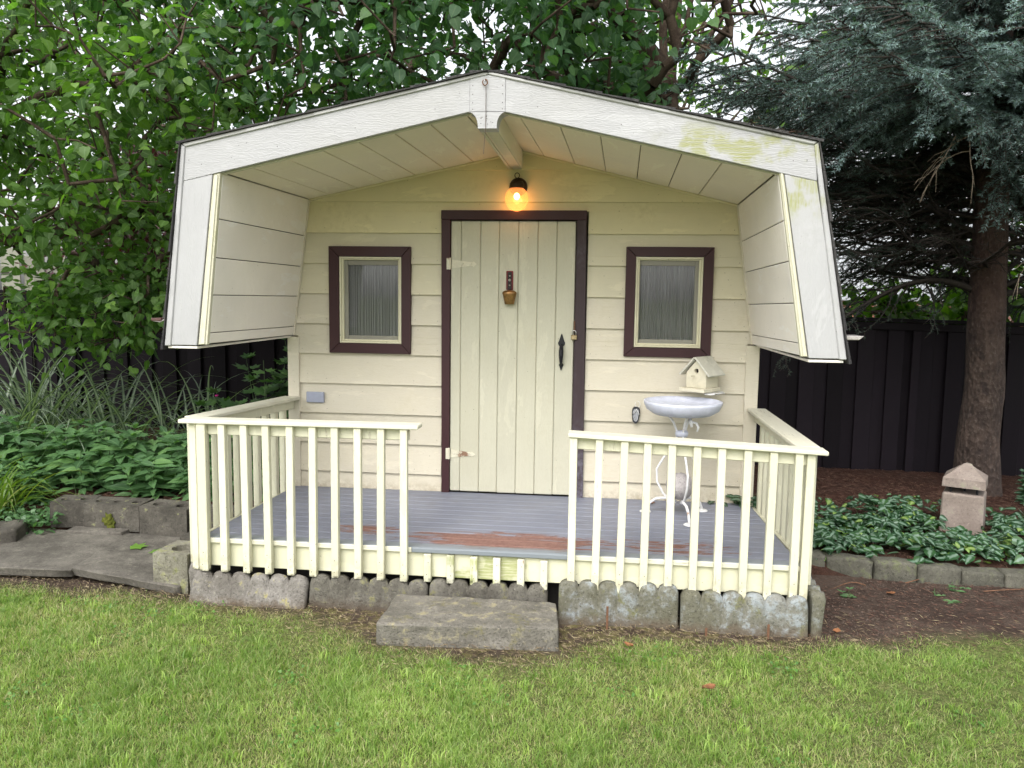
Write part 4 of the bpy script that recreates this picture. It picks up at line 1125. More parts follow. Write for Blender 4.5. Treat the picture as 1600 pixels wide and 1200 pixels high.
for px, py in ((-.08, -.08), (.08, -.08), (.08, .08), (-.08, .08), (0, 0)):
    rotbox(MB().tube([(px, py, 0.128), (px, py, 0.178)], 0.008, 8), 'cap_post', M_cast, 2.69, 0.62, a_, SL)

# ------------------------------------------------------------------ ground
def sstep(a, b, x):
    t = np.clip((x - a) / (b - a), 0, 1); return t * t * (3 - 2 * t)
_px = rng.uniform(0, 6.28, (40, 3)); _pk = rng.normal(0, 1, (40, 2))
def fnoise(x, y, s):
    """cheap smooth noise from random waves, about -1..1"""
    o = np.zeros_like(x, float)
    for i in range(12):
        kx, ky = _pk[(i + int(s * 7)) % 40] * s * (1 + 0.25 * i)
        o += np.sin(kx * x + ky * y + _px[(i + int(s * 3)) % 40, 0]) / (1 + 0.35 * i)
    return o / 3.2
BX = [-9, -3.9, -2.1, -1.95, -1.35, -1.15, -0.92, -0.45, 0.0, 0.12, 0.45, 1.15, 1.35, 2.0, 2.8, 4.5, 9]
BYs = [-1.10, -1.13, -1.22, -1.26, -1.30, -1.38, -1.58, -1.70, -1.60, -1.47, -1.37, -1.33, -1.26, -1.16, -1.10, -1.05, -1.0]
def grass_amount(x, y):
    b = np.interp(x, BX, BYs)
    d = b - y + 0.09 * fnoise(x, y, 5.0)
    g_ = sstep(-0.08, 0.24, d)
    return g_ * (0.80 + 0.2 * sstep(-0.5, 0.3, fnoise(x, y, 3.0)))

def axis_pts(lo, hi, step, far):
    c = list(np.arange(lo, hi + 1e-6, step)); o = []
    d = step
    v = hi
    while v < far: d *= 1.5; v += d; o.append(v)
    p = []; d = step; v = lo
    while v > -far: d *= 1.5; v -= d; p.append(v)
    return np.array(p[::-1] + c + o)
gx_ = axis_pts(-6, 6, 0.06, 600); gy_ = axis_pts(-6, 3.2, 0.06, 600)
GX, GY = np.meshgrid(gx_, gy_)
gz = GZ + 0.012 * fnoise(GX, GY, 1.3) * (np.abs(GX) < 8) - 0.004
gsoil = grass_amount(GX, GY) + (GY > 3.0)
V = np.stack([GX, GY, gz], -1).reshape(-1, 3)
ny_, nx_ = GX.shape
ii = (np.arange(ny_ - 1)[:, None] * nx_ + np.arange(nx_ - 1)[None]).ravel()
F = np.stack([ii, ii + 1, ii + nx_ + 1, ii + nx_], -1)
M_soilm, n_, l_, p_ = newmat('lawn_and_soil'); g = N(M_soilm.node_tree)
v = g.pos(rnd=False); a = g.noise(v, 3, 6, 0.7); b = g.noise(v, 45, 6, 0.8); c2_ = g.noise(v, 14, 5, 0.7)
soil = g.mix(g.ramp(a, 0.35, 0.65), (0.060, 0.041, 0.033), (0.110, 0.082, 0.065))
soil = g.mix(g.ramp(b, 0.5, 0.72, 0, 0.6), soil, (0.18, 0.14, 0.115))
soil = g.mix(g.ramp(c2_, 0.55, 0.7, 0, 0.5), soil, (0.05, 0.035, 0.027))
X, Y, Z = g.xyz()
mossm = g.math('MULTIPLY', g.ramp(c2_, 0.42, 0.6), g.math('MULTIPLY', g.ramp(X, -2.1, -1.9), g.ramp(X, 0.95, 1.15, 1, 0)))
soil = g.mix(g.math('MULTIPLY', mossm, 0.85), soil, g.mix(g.ramp(b, 0.35, 0.7), (0.15, 0.115, 0.06), (0.22, 0.215, 0.08)))
turf = g.mix(g.ramp(b, 0.35, 0.65), (0.07, 0.10, 0.025), (0.20, 0.22, 0.08))
l_.new(g.mix(g.attr('grass'), soil, turf), p_.inputs['Base Color'])
p_.inputs['Roughness'].default_value = 0.95; p_.inputs['Specular IOR Level'].default_value = 0.1
l_.new(g.bump(g.math('ADD', b, g.math('MULTIPLY', c2_, 1.5)), 1.0, 0.02), p_.inputs['Normal'])
tag(link('lawn', npmesh('lawn', V, F, {'grass': gsoil.ravel()}, True), M_soilm), kind='structure')

M_mulch, n_, l_, p_ = newmat('mulch'); g = N(M_mulch.node_tree)
v = g.pos(rnd=False); b = g.noise(g.pos((1, 1, 1), False), 55, 6, 0.8, 1.5); a = g.noise(v, 2.5, 5, 0.6)
c = g.mix(g.ramp(b, 0.35, 0.7), (0.035, 0.018, 0.014), (0.13, 0.065, 0.045))
c = g.mix(g.ramp(a, 0.45, 0.7, 0, 0.5), c, (0.07, 0.045, 0.035))
l_.new(c, p_.inputs['Base Color']); p_.inputs['Roughness'].default_value = 0.95; p_.inputs['Specular IOR Level'].default_value = 0.1
l_.new(g.bump(b, 1.0, 0.02), p_.inputs['Normal'])
def bed(name, x0, x1, y0, y1, zf, label=None):
    xs_ = np.arange(x0, x1 + .01, 0.08); ys_ = np.linspace(y0, y1, 36)
    A, B_ = np.meshgrid(xs_, ys_); z = zf(A, B_)
    V = np.stack([A, B_, z], -1).reshape(-1, 3); n2, n1 = A.shape
    ii = (np.arange(n2 - 1)[:, None] * n1 + np.arange(n1 - 1)[None]).ravel()
    return tag(link(name, npmesh(name, V, np.stack([ii, ii + 1, ii + n1 + 1, ii + n1], -1), smooth=True), M_mulch), kind='structure')
def rbz(x, y): return -0.118 - 0.02 * (y + 0.3) + 0.015 * fnoise(x, y, 2.2) - 0.10 * sstep(-0.22, -0.33, y)
bed('right_garden_bed', 1.19, 9, -0.33 + 0.0, 2.9, rbz)
def lbz(x, y): return 0.0 + 0.012 * fnoise(x, y, 2.0) - 0.12 * sstep(-3.52, -3.72, x) * sstep(0.25, -0.1, y)
bed('left_garden_bed', -12, -2.02, -0.19, 2.9, lbz)
MB().box(-12, -2.02, -0.155, -0.12, GZ - .05, -0.055, .001).build('left_bed_edge', M_mulch)['kind'] = 'structure'

# ------------------------------------------------------------------ dark board fence
M_fence = paint('black_brown_fence', (0.0105, 0.0080, 0.0110), 'z', rough=0.6, dirt=(0.020, 0.015, 0.018), dirt_amt=0.6, var=0.35, grain=0.5)
M_fence.node_tree.nodes['Principled BSDF'].inputs['Specular IOR Level'].default_value = 0.12
FE = empty('board_fence', (0, 2.85, GZ), 'tall black-brown board-on-board fence running behind the playhouse', 'fence')
def ftop(x): return 1.335 - 0.0165 * x
x = -12.0; i = 0
while x < 8.8:
    wd = 0.150 + random.uniform(-0.006, 0.006)
    front = i % 2 == 0
    y0_ = 2.775 if front else 2.815
    zt = ftop(x) - 0.045 + (0 if front else -0.02)
    j = random.uniform(-0.004, 0.004)
    c = [(xx, y, z) for z, o in ((GZ - 0.03, 0), (zt, j)) for y in (y0_, y0_ + 0.022) for xx in (x + o, x + wd + o)]
    MB().hexa(c, 0.003).build('fence_board', M_fence, FE)
    x += wd - 0.018 if front else wd - 0.012
    i += 1
MB().hexa([(x, y, ftop(x) + z) for z in (-0.035, 0.0) for y in (2.735, 2.875) for x in (-12.0, 8.8)], 0.004).build('fence_cap', M_fence, FE)
MB().hexa([(x, y, ftop(x) + z) for z in (-0.11, -0.037) for y in (2.757, 2.774) for x in (-12.0, 8.8)], 0.004).build('fence_rail', M_fence, FE)
MB().hexa([(x, y, ftop(x) + z) for z in (-1.25, -1.16) for y in (2.840, 2.885) for x in (-12.0, 8.8)], 0.004).build('fence_rail', M_fence, FE)
for x in (-10.3, -7.9, -5.5, -3.1, -0.7, 1.0, 3.05, 5.4, 7.8):
    MB().box(x, x + 0.075, 2.748, 2.774, GZ - 0.03, ftop(x) - 0.112, 0.004).build('fence_post', M_fence, FE)

# weathered fence of the neighbour
M_pale = paint('weathered_planks', (0.20, 0.20, 0.16), 'z', dirt=(0.17, 0.18, 0.11), dirt_amt=0.9, var=0.22, grain=0.7)
NF = empty('weathered_fence', (-9.5, 6.2, GZ), 'pale weathered plank fence seen over the dark fence at the far left', 'fence')
x = -13.0; i = 0
while x < -7.2:
    yy = 6.2 if i % 2 == 0 else 6.26
    MB().box(x, x + 0.17, yy, yy + 0.025, GZ, 2.08 + random.uniform(-0.015, 0.015) - (0.12 if i % 4 == 3 else 0), 0.004).build('plank', M_pale, NF)
    x += 0.165 + random.uniform(0, 0.05); i += 1
MB().box(-13.0, -7.2, 6.226, 6.258, 1.70, 1.80, 0.004).build('fence_rail', M_pale, NF)

# neighbour's house
M_vinyl = plain('white_siding', (0.62, 0.65, 0.70), rough=0.6, var=0.05)
NH = empty('neighbour_house', (7, 11, GZ), 'white sided neighbouring house with brick base behind the spruce', 'house')
k = 0
z = 1.52
while z < 5.6:
    MB().hexa([(xx, y, zz) for zz, o in ((z, 0.022), (z + 0.13, 0.004)) for y in (9.0 - o, 9.05) for xx in (3.7, 11.5)], 0.001).build('siding_board', M_vinyl, NH)
    z += 0.13
bmn, bn2, bl2, bp2 = newmat('red_brick'); g = N(bmn.node_tree)
bt = g.node('ShaderNodeTexBrick'); bt.inputs['Scale'].default_value = 4.5
bt.inputs['Color1'].default_value = (0.30, 0.11, 0.08, 1); bt.inputs['Color2'].default_value = (0.40, 0.17, 0.12, 1); bt.inputs['Mortar'].default_value = (0.35, 0.31, 0.28, 1)
mp = g.node('ShaderNodeMapping'); mp.inputs['Rotation'].default_value = (math.pi / 2, 0, 0); gp3 = g.node('ShaderNodeNewGeometry')
bl2.new(gp3.outputs['Position'], mp.inputs['Vector']); bl2.new(mp.outputs[0], bt.inputs['Vector']); bl2.new(bt.outputs['Color'], bp2.inputs['Base Color'])
MB().box(3.72, 11.48, 9.01, 14.9, GZ - 0.1, 1.515, 0.003).build('brick_base', bmn, NH)
MB().box(3.74, 11.46, 9.06, 14.85, 1.53, 5.66, 0.003).build('wall', M_vinyl, NH)
MB().prism([(3.4, 5.65), (11.8, 5.65), (7.6, 7.9)], 8.6, 15.2).build('roof', M_shing, NH)
MB().box(3.7, 11.5, 8.975, 8.999, 1.46, 1.515, 0.003).build('sill_band', M_vinyl, NH)
MB().box(8.2, 9.4, 8.95, 8.98, 2.8, 4.2, 0.004).build('window', M_dark, NH)

# ------------------------------------------------------------------ leaf templates
def leaf_template(outline, fold=0.18, droop=0.25, cup=0.0):
    """outline: list of (x, halfwidth) from base to tip; returns verts, tris, mid-weight"""
    V = []; F = []; mid = []
    n = len(outline)
    for (x, w) in outline:
        zz = -droop * x * x
        V += [(x, -w, zz + fold * w - 0.5 * w * w), (x, 0, zz), (x, w, zz + fold * w - 0.5 * w * w)]
        mid += [0, 1, 0]
    for i in range(n - 1):
        for k in (0, 1):
            a = i * 3 + k; b = a + 3
            F += [(a, b, b + 1), (a, b + 1, a + 1)]
    V = np.array(V); F = np.array(F)
    return V, F, np.array(mid, float)
T_MUL = leaf_template([(0.0, 0.02), (-0.02, 0.22), (0.08, 0.37), (0.24, 0.43), (0.40, 0.37), (0.43, 0.40), (0.60, 0.29), (0.64, 0.31), (0.82, 0.13), (1.0, 0.0)], 0.25, 0.34)
T_BG = (np.array([(0, 0, 0), (0.5, -0.36, 0.05), (1, 0, -0.15), (0.5, 0.36, 0.05)], float), np.array([(0, 1, 2), (0, 2, 3)]), np.zeros(4))
T_LAN = leaf_template([(0.0, 0.02), (0.18, 0.13), (0.42, 0.20), (0.72, 0.13), (1.0, 0.0)], 0.35, 0.22)
T_HEART = leaf_template([(0.0, 0.05), (0.03, 0.32), (0.3, 0.42), (0.65, 0.26), (1.0, 0.0)], 0.15, 0.22)
def lobed():
    """palmate leaf with five points"""
    V = [(0.35, 0, 0.0)]; F = []
    ang = []
    pts = []
    for k, (a, r) in enumerate([(-150, .30), (-105, .55), (-80, .34), (-50, .68), (-25, .42), (0, .75), (25, .42), (50, .68), (80, .34), (105, .55), (150, .30)]):
        pts.append((0.35 + r * math.cos(math.radians(a)), r * math.sin(math.radians(a)) * 0.85, -0.12 * r + (0.04 if k % 2 else -0.02)))
    pts.append((0.05, 0, 0.0))
    V += pts
    for i in range(len(pts)): F.append((0, 1 + i, 1 + (i + 1) % len(pts)))
    return np.array(V), np.array(F), np.zeros(len(V))
T_LOB = lobed()

def leaves_mesh(name, T, pos, fwd, nrm, size, tint, extra=None):
    TV, TF, mid = T
    V, F = scatter(TV, TF, pos, fwd, nrm, size)
    at = {'tint': np.repeat(tint, len(TV)), 'mid': np.tile(mid, len(pos))}
    return npmesh(name, V, F, at, smooth=False)

def edge_tubes(A, B_, ra, rb, n=5):
    """cones between points A and B_, joined in one array"""
    d = unit(B_ - A)
    ref = np.where(np.abs(d[:, 2:3]) > 0.9, np.array([[1., 0, 0]]), np.array([[0, 0, 1.]]))
    x = unit(np.cross(d, ref)); y = np.cross(d, x)
    an = np.arange(n) * 2 * np.pi / n
    ring = np.cos(an)[None, :, None] * x[:, None] + np.sin(an)[None, :, None] * y[:, None]
    Va = A[:, None] + ring * ra[:, None, None]; Vb = B_[:, None] + ring * rb[:, None, None]
    V = np.concatenate([Va, Vb], 1).reshape(-1, 3)
    k = np.arange(n); F = np.stack([k, (k + 1) % n, n + (k + 1) % n, n + k], -1)
    F = (F[None] + (np.arange(len(A)) * 2 * n)[:, None, None]).reshape(-1, 4)
    return V, F

def grow(skel, attr_pts, step=0.16, wander=0.05, grav=0.02, pathw=0.25):
    """skel: list of polylines, each [(x,y,z)...], the first is the trunk; returns nodes, parents, end indices"""
    nodes = []; par = []; plen = []
    for line in skel:
        line = [np.array(p, float) for p in line]
        if not nodes: nodes.append(line[0]); par.append(-1); plen.append(0.0); last = 0
        else:
            last = int(np.argmin(np.linalg.norm(np.array(nodes) - line[0], axis=1)))
        for p in line[1:]:
            L_ = np.linalg.norm(p - nodes[last]); m = max(1, int(L_ / step)); s0 = nodes[last].copy()
            for q in range(1, m + 1):
                nodes.append(s0 + (p - s0) * q / m + (rng.normal(0, wander * 0.35, 3) if q < m else 0)); par.append(last); plen.append(plen[last] + L_ / m); last = len(nodes) - 1
    nskel = len(nodes)
    arr = np.zeros((60000, 3)); arr[:nskel] = nodes; pl_ = np.zeros(60000); pl_[:nskel] = plen
    pr = list(par); cnt = nskel
    root = arr[0]
    order = np.argsort(np.linalg.norm(attr_pts - arr[nskel // 2], axis=1))
    start = max(3, int(nskel * 0.12))
    ends = []
    for i in order:
        a = attr_pts[i]
        cost = np.linalg.norm(arr[start:cnt] - a, axis=1) + pathw * pl_[start:cnt] * 0.3
        j = int(np.argmin(cost)) + start
        L_ = np.linalg.norm(a - arr[j]); m = max(1, int(L_ / step)); s0 = arr[j].copy(); last = j
        for q in range(1, m + 1):
            t = q / m
            p = s0 + (a - s0) * t
            p = p + np.array([0, 0, grav * math.sin(math.pi * t) * L_ * 4]) + (rng.normal(0, wander, 3) if q < m else 0)
            arr[cnt] = p; pr.append(last); pl_[cnt] = pl_[last] + L_ / m; last = cnt; cnt += 1
        ends.append(last)
    nodes = arr[:cnt]; pr = np.array(pr)
    count = np.zeros(cnt)
    for e in ends: count[e] = 1
    count = np.maximum(count, 0.0)
    for i in range(cnt - 1, 0, -1): count[pr[i]] += count[i]
    return nodes, pr, np.maximum(count, 1), np.array(ends), nskel

def in_view(P, margin=0.0):
    d = P - np.array(CP)
    w = d @ np.array(fw); u = (d @ np.array(rt)) / np.maximum(w, .01) * 1267.7 / 800; v_ = (d @ np.array(up)) / np.maximum(w, .01) * 1267.7 / 600
    return (w > 0.3) & (np.abs(u) < 1 + margin) & (np.abs(v_) < 1 + margin), w

M_bark = stone('brown_bark', (0.055, 0.038, 0.028), (0.12, 0.088, 0.065), bump=1.0, scale=1.6)
def make_tree(name, label, base, skel, attr_pts, T, leaf_m, leaf_ms, per, size, spread, r_tip, r_max, drop=0.35, solo=0, group=None, extra=(), tubes_n=5, cat='tree', avoid=None, step=0.16, up_bias=0.8):
    root = empty(name, base, label, cat, group)
    nodes, pr, cnt_, ends, nsk = grow(skel, attr_pts, step)
    rad = np.minimum(r_tip * np.sqrt(cnt_), r_max)
    A = nodes[pr[1:]]; B_ = nodes[1:]; ra = rad[pr[1:]]; rb = rad[1:]
    ra = np.minimum(ra, rb * 1.6)
    big = rb > r_max * 0.4
    for nm, msk in (('trunk', big), ('branches', ~big)):
        if msk.any():
            V, F = edge_tubes(A[msk], B_[msk], ra[msk], rb[msk], 10 if nm == 'trunk' else tubes_n)
            bo = link(nm, npmesh(nm, V, F, smooth=True), M_bark, root)
            if nm == 'branches': bo['kind'] = 'stuff'
    # leaves hang around the ends and along the last stretch of each twig
    idx = np.repeat(ends, per)
    back = rng.integers(0, 4, len(idx))
    cur = idx.copy()
    for s_ in range(3):
        m_ = back > s_; cur[m_] = np.maximum(pr[cur[m_]], 0)
    P = nodes[cur] + rng.normal(0, spread, (len(cur), 3)) * np.array([1, 1, 0.75])
    out = P - nodes[cur]; out = unit(out + 1e-6)
    fwd = unit(out + rng.normal(0, 0.45, P.shape) + np.array([0, 0, -drop]))
    nrm = unit(rng.normal(0, 0.45, P.shape) + np.array([0, -0.15, up_bias]))
    sz = size * rng.uniform(0.65, 1.2, len(P)); tint = np.clip(0.62 * np.repeat(rng.uniform(0, 1, len(ends)), per) + 0.5 * rng.uniform(0, 1, len(P)) - 0.06, 0, 1)
    keep = np.ones(len(P), bool)
    if avoid is not None: keep = ~avoid(P)
    P, fwd, nrm, sz, tint = P[keep], fwd[keep], nrm[keep], sz[keep], tint[keep]
    if solo:
        vis, w = in_view(P, -0.02)
        app = np.where(vis, sz / w, 0); pick = np.argsort(-app)[:solo]
        me = leaves_mesh('leaf', T, np.zeros((1, 3)), np.array([[1., 0, 0]]), np.array([[0, 0, 1.]]), np.ones((1, 1)), np.array([0.5]))
        me.materials.append(leaf_ms)
        for q in pick:
            x_ = Vector(fwd[q]).normalized(); y_ = Vector(nrm[q]).cross(x_).normalized(); z_ = x_.cross(y_); s_ = sz[q]
            o = bpy.data.objects.new('leaf', me); C.objects.link(o); o.parent = root
            lp_ = Vector(P[q]) - Vector(base)
            o.matrix_local = Matrix(((x_.x * s_, y_.x * s_, z_.x * s_, lp_.x), (x_.y * s_, y_.y * s_, z_.y * s_, lp_.y), (x_.z * s_, y_.z * s_, z_.z * s_, lp_.z), (0, 0, 0, 1)))
        rest = np.ones(len(P), bool); rest[pick] = False
        P, fwd, nrm, sz, tint = P[rest], fwd[rest], nrm[rest], sz[rest], tint[rest]
    sz3 = np.stack([sz, sz * rng.uniform(0.65, 1.15, len(sz)), sz * rng.uniform(-0.6, 2.4, len(sz))], 1)
    cr = link('crown', leaves_mesh('crown', T, P, fwd, nrm, sz3, tint), leaf_m, root)
    cr['kind'] = 'stuff'
    return root

def ellip(n, c, r, cond=None):
    out = []
    while len(out) < n:
        p = rng.uniform(-1, 1, 3)
        q = np.linalg.norm(p)
        if q > 1 or q < 0.25: continue
        p = np.array(c) + p * np.array(r)
        if cond and not cond(p): continue
        out.append(p)
    return np.array(out)

ML = [(0.045, 0.100, 0.028), (0.095, 0.185, 0.042), (0.18, 0.31, 0.055)]
M_mul = leafmat('mulberry_leaf', *ML, trans=0.45, rough=0.50, spec=0.4, vein=(0.16, 0.26, 0.10))
M_muls = leafmat('mulberry_leaf_single', *ML, trans=0.45, rough=0.50, spec=0.4, vein=(0.16, 0.26, 0.10), solo=True)
M_mula = leafmat('catalpa_leaf', (0.038, 0.090, 0.042), (0.070, 0.155, 0.068), (0.12, 0.23, 0.075), trans=0.42, rough=0.50, spec=0.4, vein=(0.12, 0.21, 0.10))
M_mulas = leafmat('catalpa_leaf_single', (0.038, 0.090, 0.042), (0.070, 0.155, 0.068), (0.12, 0.23, 0.075), trans=0.42, rough=0.50, spec=0.4, vein=(0.12, 0.21, 0.10), solo=True)
def roof_clear(P):
    """leaves inside or touching the playhouse"""
    x, y, z = P[:, 0], P[:, 1], P[:, 2]
    top = np.where(x < -0.44, 2.516 + (x + 0.44) * 0.211, 2.516 - (x + 0.44) * 0.22)
    return (x > -2.32) & (x < 1.45) & (y > -1.5) & (y < 1.95) & (z < top + 0.10)
def not_near_cam(p): return p[1] > -1.3
def trunk_window(P):
    x, y, z = P[:, 0], P[:, 1], P[:, 2]
    return roof_clear(P) | ((x > 0.47 + 0.05 * np.sin(z * 9)) & (x < 2.5) & (y < 2.45) & (y > 0.2) & (z > 2.9) & (z < 4.6) & (rng.uniform(0, 1, len(x)) < 0.9)) | ((x > 0.9) & (y < 2.2))
# the tree whose trunk rises behind the roof
at_ = np.concatenate([
    ellip(620, (-1.3, 1.2, 3.75), (2.7, 2.0, 1.25), lambda p: not roof_clear(p[None])[0] and p[2] > 2.45),
    ellip(90, (0.15, 1.9, 3.0), (0.55, 0.5, 0.45), lambda p: not roof_clear(p[None])[0]),
    ellip(160, (-0.2, 1.9, 4.6), (3.2, 2.2, 1.2), lambda p: p[2] > 4.0)])
make_tree('broadleaf_tree', 'large-leaved tree with forked brown trunk rising right behind the playhouse roof', (0.68, 2.3, GZ),
          [[(0.68, 2.3, GZ), (0.69, 2.3, 1.6), (0.665, 2.3, 3.25)],
           [(0.665, 2.3, 3.25), (0.60, 2.3, 3.74), (0.63, 2.3, 4.3), (0.7, 2.2, 5.2)],
           [(0.66, 2.3, 3.45), (0.80, 2.3, 3.85), (0.96, 2.35, 4.4), (1.1, 2.4, 5.0)],
           [(0.675, 2.3, 3.2), (0.90, 2.3, 3.55), (1.15, 2.35, 3.98), (1.5, 2.4, 4.5)],
           [(0.62, 2.3, 3.5), (0.1, 2.0, 3.95), (-0.9, 1.6, 4.15), (-2.1, 1.2, 4.1), (-3.1, 0.9, 3.9)],
           [(-0.3, 1.8, 4.02), (-1.0, 0.6, 3.55), (-1.8, 0.0, 3.35)]],
          at_, T_MUL, M_mula, M_mulas, 17, 0.086, 0.15, 0.0058, 0.085, solo=150, avoid=trunk_window)
# the tree reaching in from the left, hanging low over the fence
def lowlim(p):
    x, y, z = p
    lim = 1.35 + 0.35 * math.sin(x * 2.1) if y < 2.6 else 1.6
    if -4.4 < x < -3.4 and 0 < y < 1.6: lim = 0.95
    return z > lim and y > -1.0 and not roof_clear(np.array([p]))[0]
bt_ = np.concatenate([
    ellip(560, (-4.1, 0.9, 3.0), (2.2, 2.1, 1.45), lambda p: lowlim(p)),
    ellip(90, (-3.95, 0.75, 1.30), (0.75, 0.5, 0.38), lambda p: True),
    ellip(70, (-2.75, 1.3, 2.0), (0.55, 0.6, 0.8), lambda p: not roof_clear(p[None])[0]),
    ellip(140, (-5.6, 1.8, 3.6), (1.6, 2.0, 1.6))])
make_tree('broadleaf_tree', 'bright green tree leaning in from the left with low hanging branch over the fence', (-6.3, 1.6, GZ),
          [[(-6.3, 1.6, GZ), (-6.2, 1.6, 1.2), (-6.0, 1.5, 2.1)],
           [(-6.0, 1.5, 2.1), (-5.0, 1.0, 2.62), (-3.95, 0.35, 2.84), (-3.2, 0.1, 2.86), (-2.75, 0.1, 3.2)],
           [(-6.0, 1.5, 2.1), (-5.2, 1.6, 1.9), (-4.2, 1.5, 2.05), (-3.2, 1.3, 2.1), (-2.6, 1.3, 2.35)],
           [(-3.6, 1.35, 2.08), (-3.15, 1.0, 1.7), (-3.1, 0.9, 1.4), (-3.4, 0.85, 1.12), (-3.9, 0.8, 1.05)],
           [(-6.0, 1.5, 2.1), (-5.7, 1.6, 3.4), (-5.0, 1.6, 4.6)],
           [(-5.2, 1.1, 2.55), (-4.4, 0.6, 3.2), (-3.6, 0.0, 3.6), (-2.9, -0.3, 3.8)]],
          bt_, T_MUL, M_mul, M_muls, 18, 0.080, 0.14, 0.0038, 0.10, solo=300, avoid=roof_clear)

# trees and shrubs beyond the fence
M_bgl = leafmat('far_leaf', (0.020, 0.045, 0.014), (0.040, 0.080, 0.022), (0.07, 0.125, 0.035), trans=0.35, rough=0.45)
M_plum = leafmat('purple_leaf', (0.020, 0.006, 0.008), (0.045, 0.010, 0.012), (0.09, 0.022, 0.018), trans=0.3, rough=0.4, translight=(2.0, 0.8, 0.6))
M_bright = leafmat('bright_leaf', (0.05, 0.11, 0.015), (0.10, 0.20, 0.02), (0.17, 0.28, 0.03), trans=0.45, rough=0.4)
def simple_tree(label, x, y, h, rx, ry, z0, n, size, mat, name='background_tree', per=9, seed_tr=0.12, group='trees beyond the fence', T=T_BG, spread=0.30):
    zc = (h + z0) / 2
    pts = ellip(n, (x, y, zc), (rx, ry, (h - z0) / 2))
    make_tree(name, label, (x, y, GZ), [[(x, y, GZ), (x + .1, y, z0 * 0.7 + 0.3), (x, y, zc), (x + 0.1, y, h * 0.85)]], pts, T, mat, mat, per, size, spread, 0.010, seed_tr, group=group, step=0.5, tubes_n=4)
simple_tree('dark green tree beyond the fence behind the far left branches', -8.5, 9.0, 8.5, 3.0, 2.2, 1.2, 280, 0.19, M_bgl)
simple_tree('green tree beyond the fence behind the left roof slope', -3.6, 10.0, 7.6, 2.6, 2.2, 1.0, 340, 0.17, M_bgl)
simple_tree('yellowish green tree beyond the fence behind the roof ridge', 1.2, 9.5, 8.0, 2.6, 2.0, 1.5, 260, 0.17, M_bright)
simple_tree('tall green tree far behind the neighbouring house roof', 12.5, 15.5, 10.5, 3.5, 3.0, 1.5, 300, 0.24, M_bgl)
simple_tree('dark leafy tree beyond the fence right of the spruce trunk', 6.4, 5.6, 6.8, 1.5, 1.3, 0.2, 520, 0.15, M_bgl, per=12)
simple_tree('purple-leaved plum tree behind the left branches', -5.6, 4.6, 3.4, 1.5, 1.0, 1.2, 300, 0.11, M_plum, name='plum_tree', group=None, seed_tr=0.07, spread=0.2)
simple_tree('low purple-leaved plum tree just left of the roof behind the fence', -3.6, 4.3, 3.1, 1.0, 0.8, 1.0, 190, 0.11, M_plum, name='plum_tree', group=None, seed_tr=0.05, spread=0.18)
simple_tree('bright yellow-green bush peeping over the fence right of the playhouse', 3.15, 4.1, 1.66, 0.85, 0.5, 0.2, 170, 0.12, M_bright, name='leafy_bush', group='bushes behind the fence', seed_tr=0.03, spread=0.12, T=T_MUL)
simple_tree('taller green bush over the fence just left of the spruce trunk', 4.3, 4.5, 2.2, 0.5, 0.5, 0.2, 110, 0.13, M_bright, name='leafy_bush', group='bushes behind the fence', seed_tr=0.03, spread=0.13, T=T_MUL)

# ------------------------------------------------------------------ blue spruce
SPX, SPY = 3.31, 1.9
SP = empty('blue_spruce', (SPX, SPY, -0.15), 'large blue spruce with scaly brown trunk, dead lower twigs and drooping blue-green boughs', 'tree')
M_sbark, n_, l_, p_ = newmat('spruce_bark'); g = N(M_sbark.node_tree)
v = g.pos((1, 1, 0.6), False); vo = g.node('ShaderNodeTexVoronoi'); vo.inputs['Scale'].default_value = 34; l_.new(v, vo.inputs['Vector'])
a = g.noise(v, 5, 6, 0.7); b = g.noise(v, 50, 5, 0.75)
c = g.mix(g.ramp(a, 0.35, 0.65), (0.038, 0.025, 0.020), (0.088, 0.060, 0.047))
c = g.mix(g.ramp(b, 0.5, 0.75, 0, 0.7), c, (0.19, 0.155, 0.13)); c = g.mix(g.ramp(g.noise(v, 9, 3, 0.5), 0.60, 0.66, 0, 0.75), c, (0.03, 0.02, 0.018))
X, Y, Z = g.xyz(); c = g.mix(g.ramp(Z, 1.0, 1.6, 0.0, 0.35), c, (0.08, 0.036, 0.028))
l_.new(c, p_.inputs['Base Color']); p_.inputs['Roughness'].default_value = 0.95
l_.new(g.bump(g.math('ADD', g.math('MULTIPLY', vo.outputs['Distance'], 1.3), b), 1.0, 0.02), p_.inputs['Normal'])
def tr_c(z): return (3.315 - 0.0 * z - 0.035 * max(0, z - 1.3) + (0.07 * sstep(0.5, -0.2, z)) * 0.3, SPY)
tp = []; trd = []
nseg = 90; ns = 36
V = []; 
for i in range(nseg + 1):
    z = -0.2 + (9.7) * (i / nseg) ** 1.25
    r = (0.162 * (1 - z / 10.2)) + 0.040 * math.exp(-(z + 0.2) * 3.2)
    cx_, cy_ = tr_c(z)
    cx_ += 0.035 * math.exp(-((z - 0.75) / 0.3) ** 2) * 0.6
    for k in range(ns):
        a_ = 2 * math.pi * k / ns
        lump = 1 + 0.05 * mnoise.noise(Vector((math.cos(a_) * 1.5, math.sin(a_) * 1.5, z * 2.0))) + 0.025 * mnoise.noise(Vector((math.cos(a_) * 7, math.sin(a_) * 7, z * 12)))
        V.append((cx_ + r * lump * math.cos(a_), cy_ + r * lump * math.sin(a_), z))
F = [(i * ns + k, i * ns + (k + 1) % ns, (i + 1) * ns + (k + 1) % ns, (i + 1) * ns + k) for i in range(nseg) for k in range(ns)]
link('trunk', npmesh('trunk', V, F, smooth=True), M_sbark, SP)
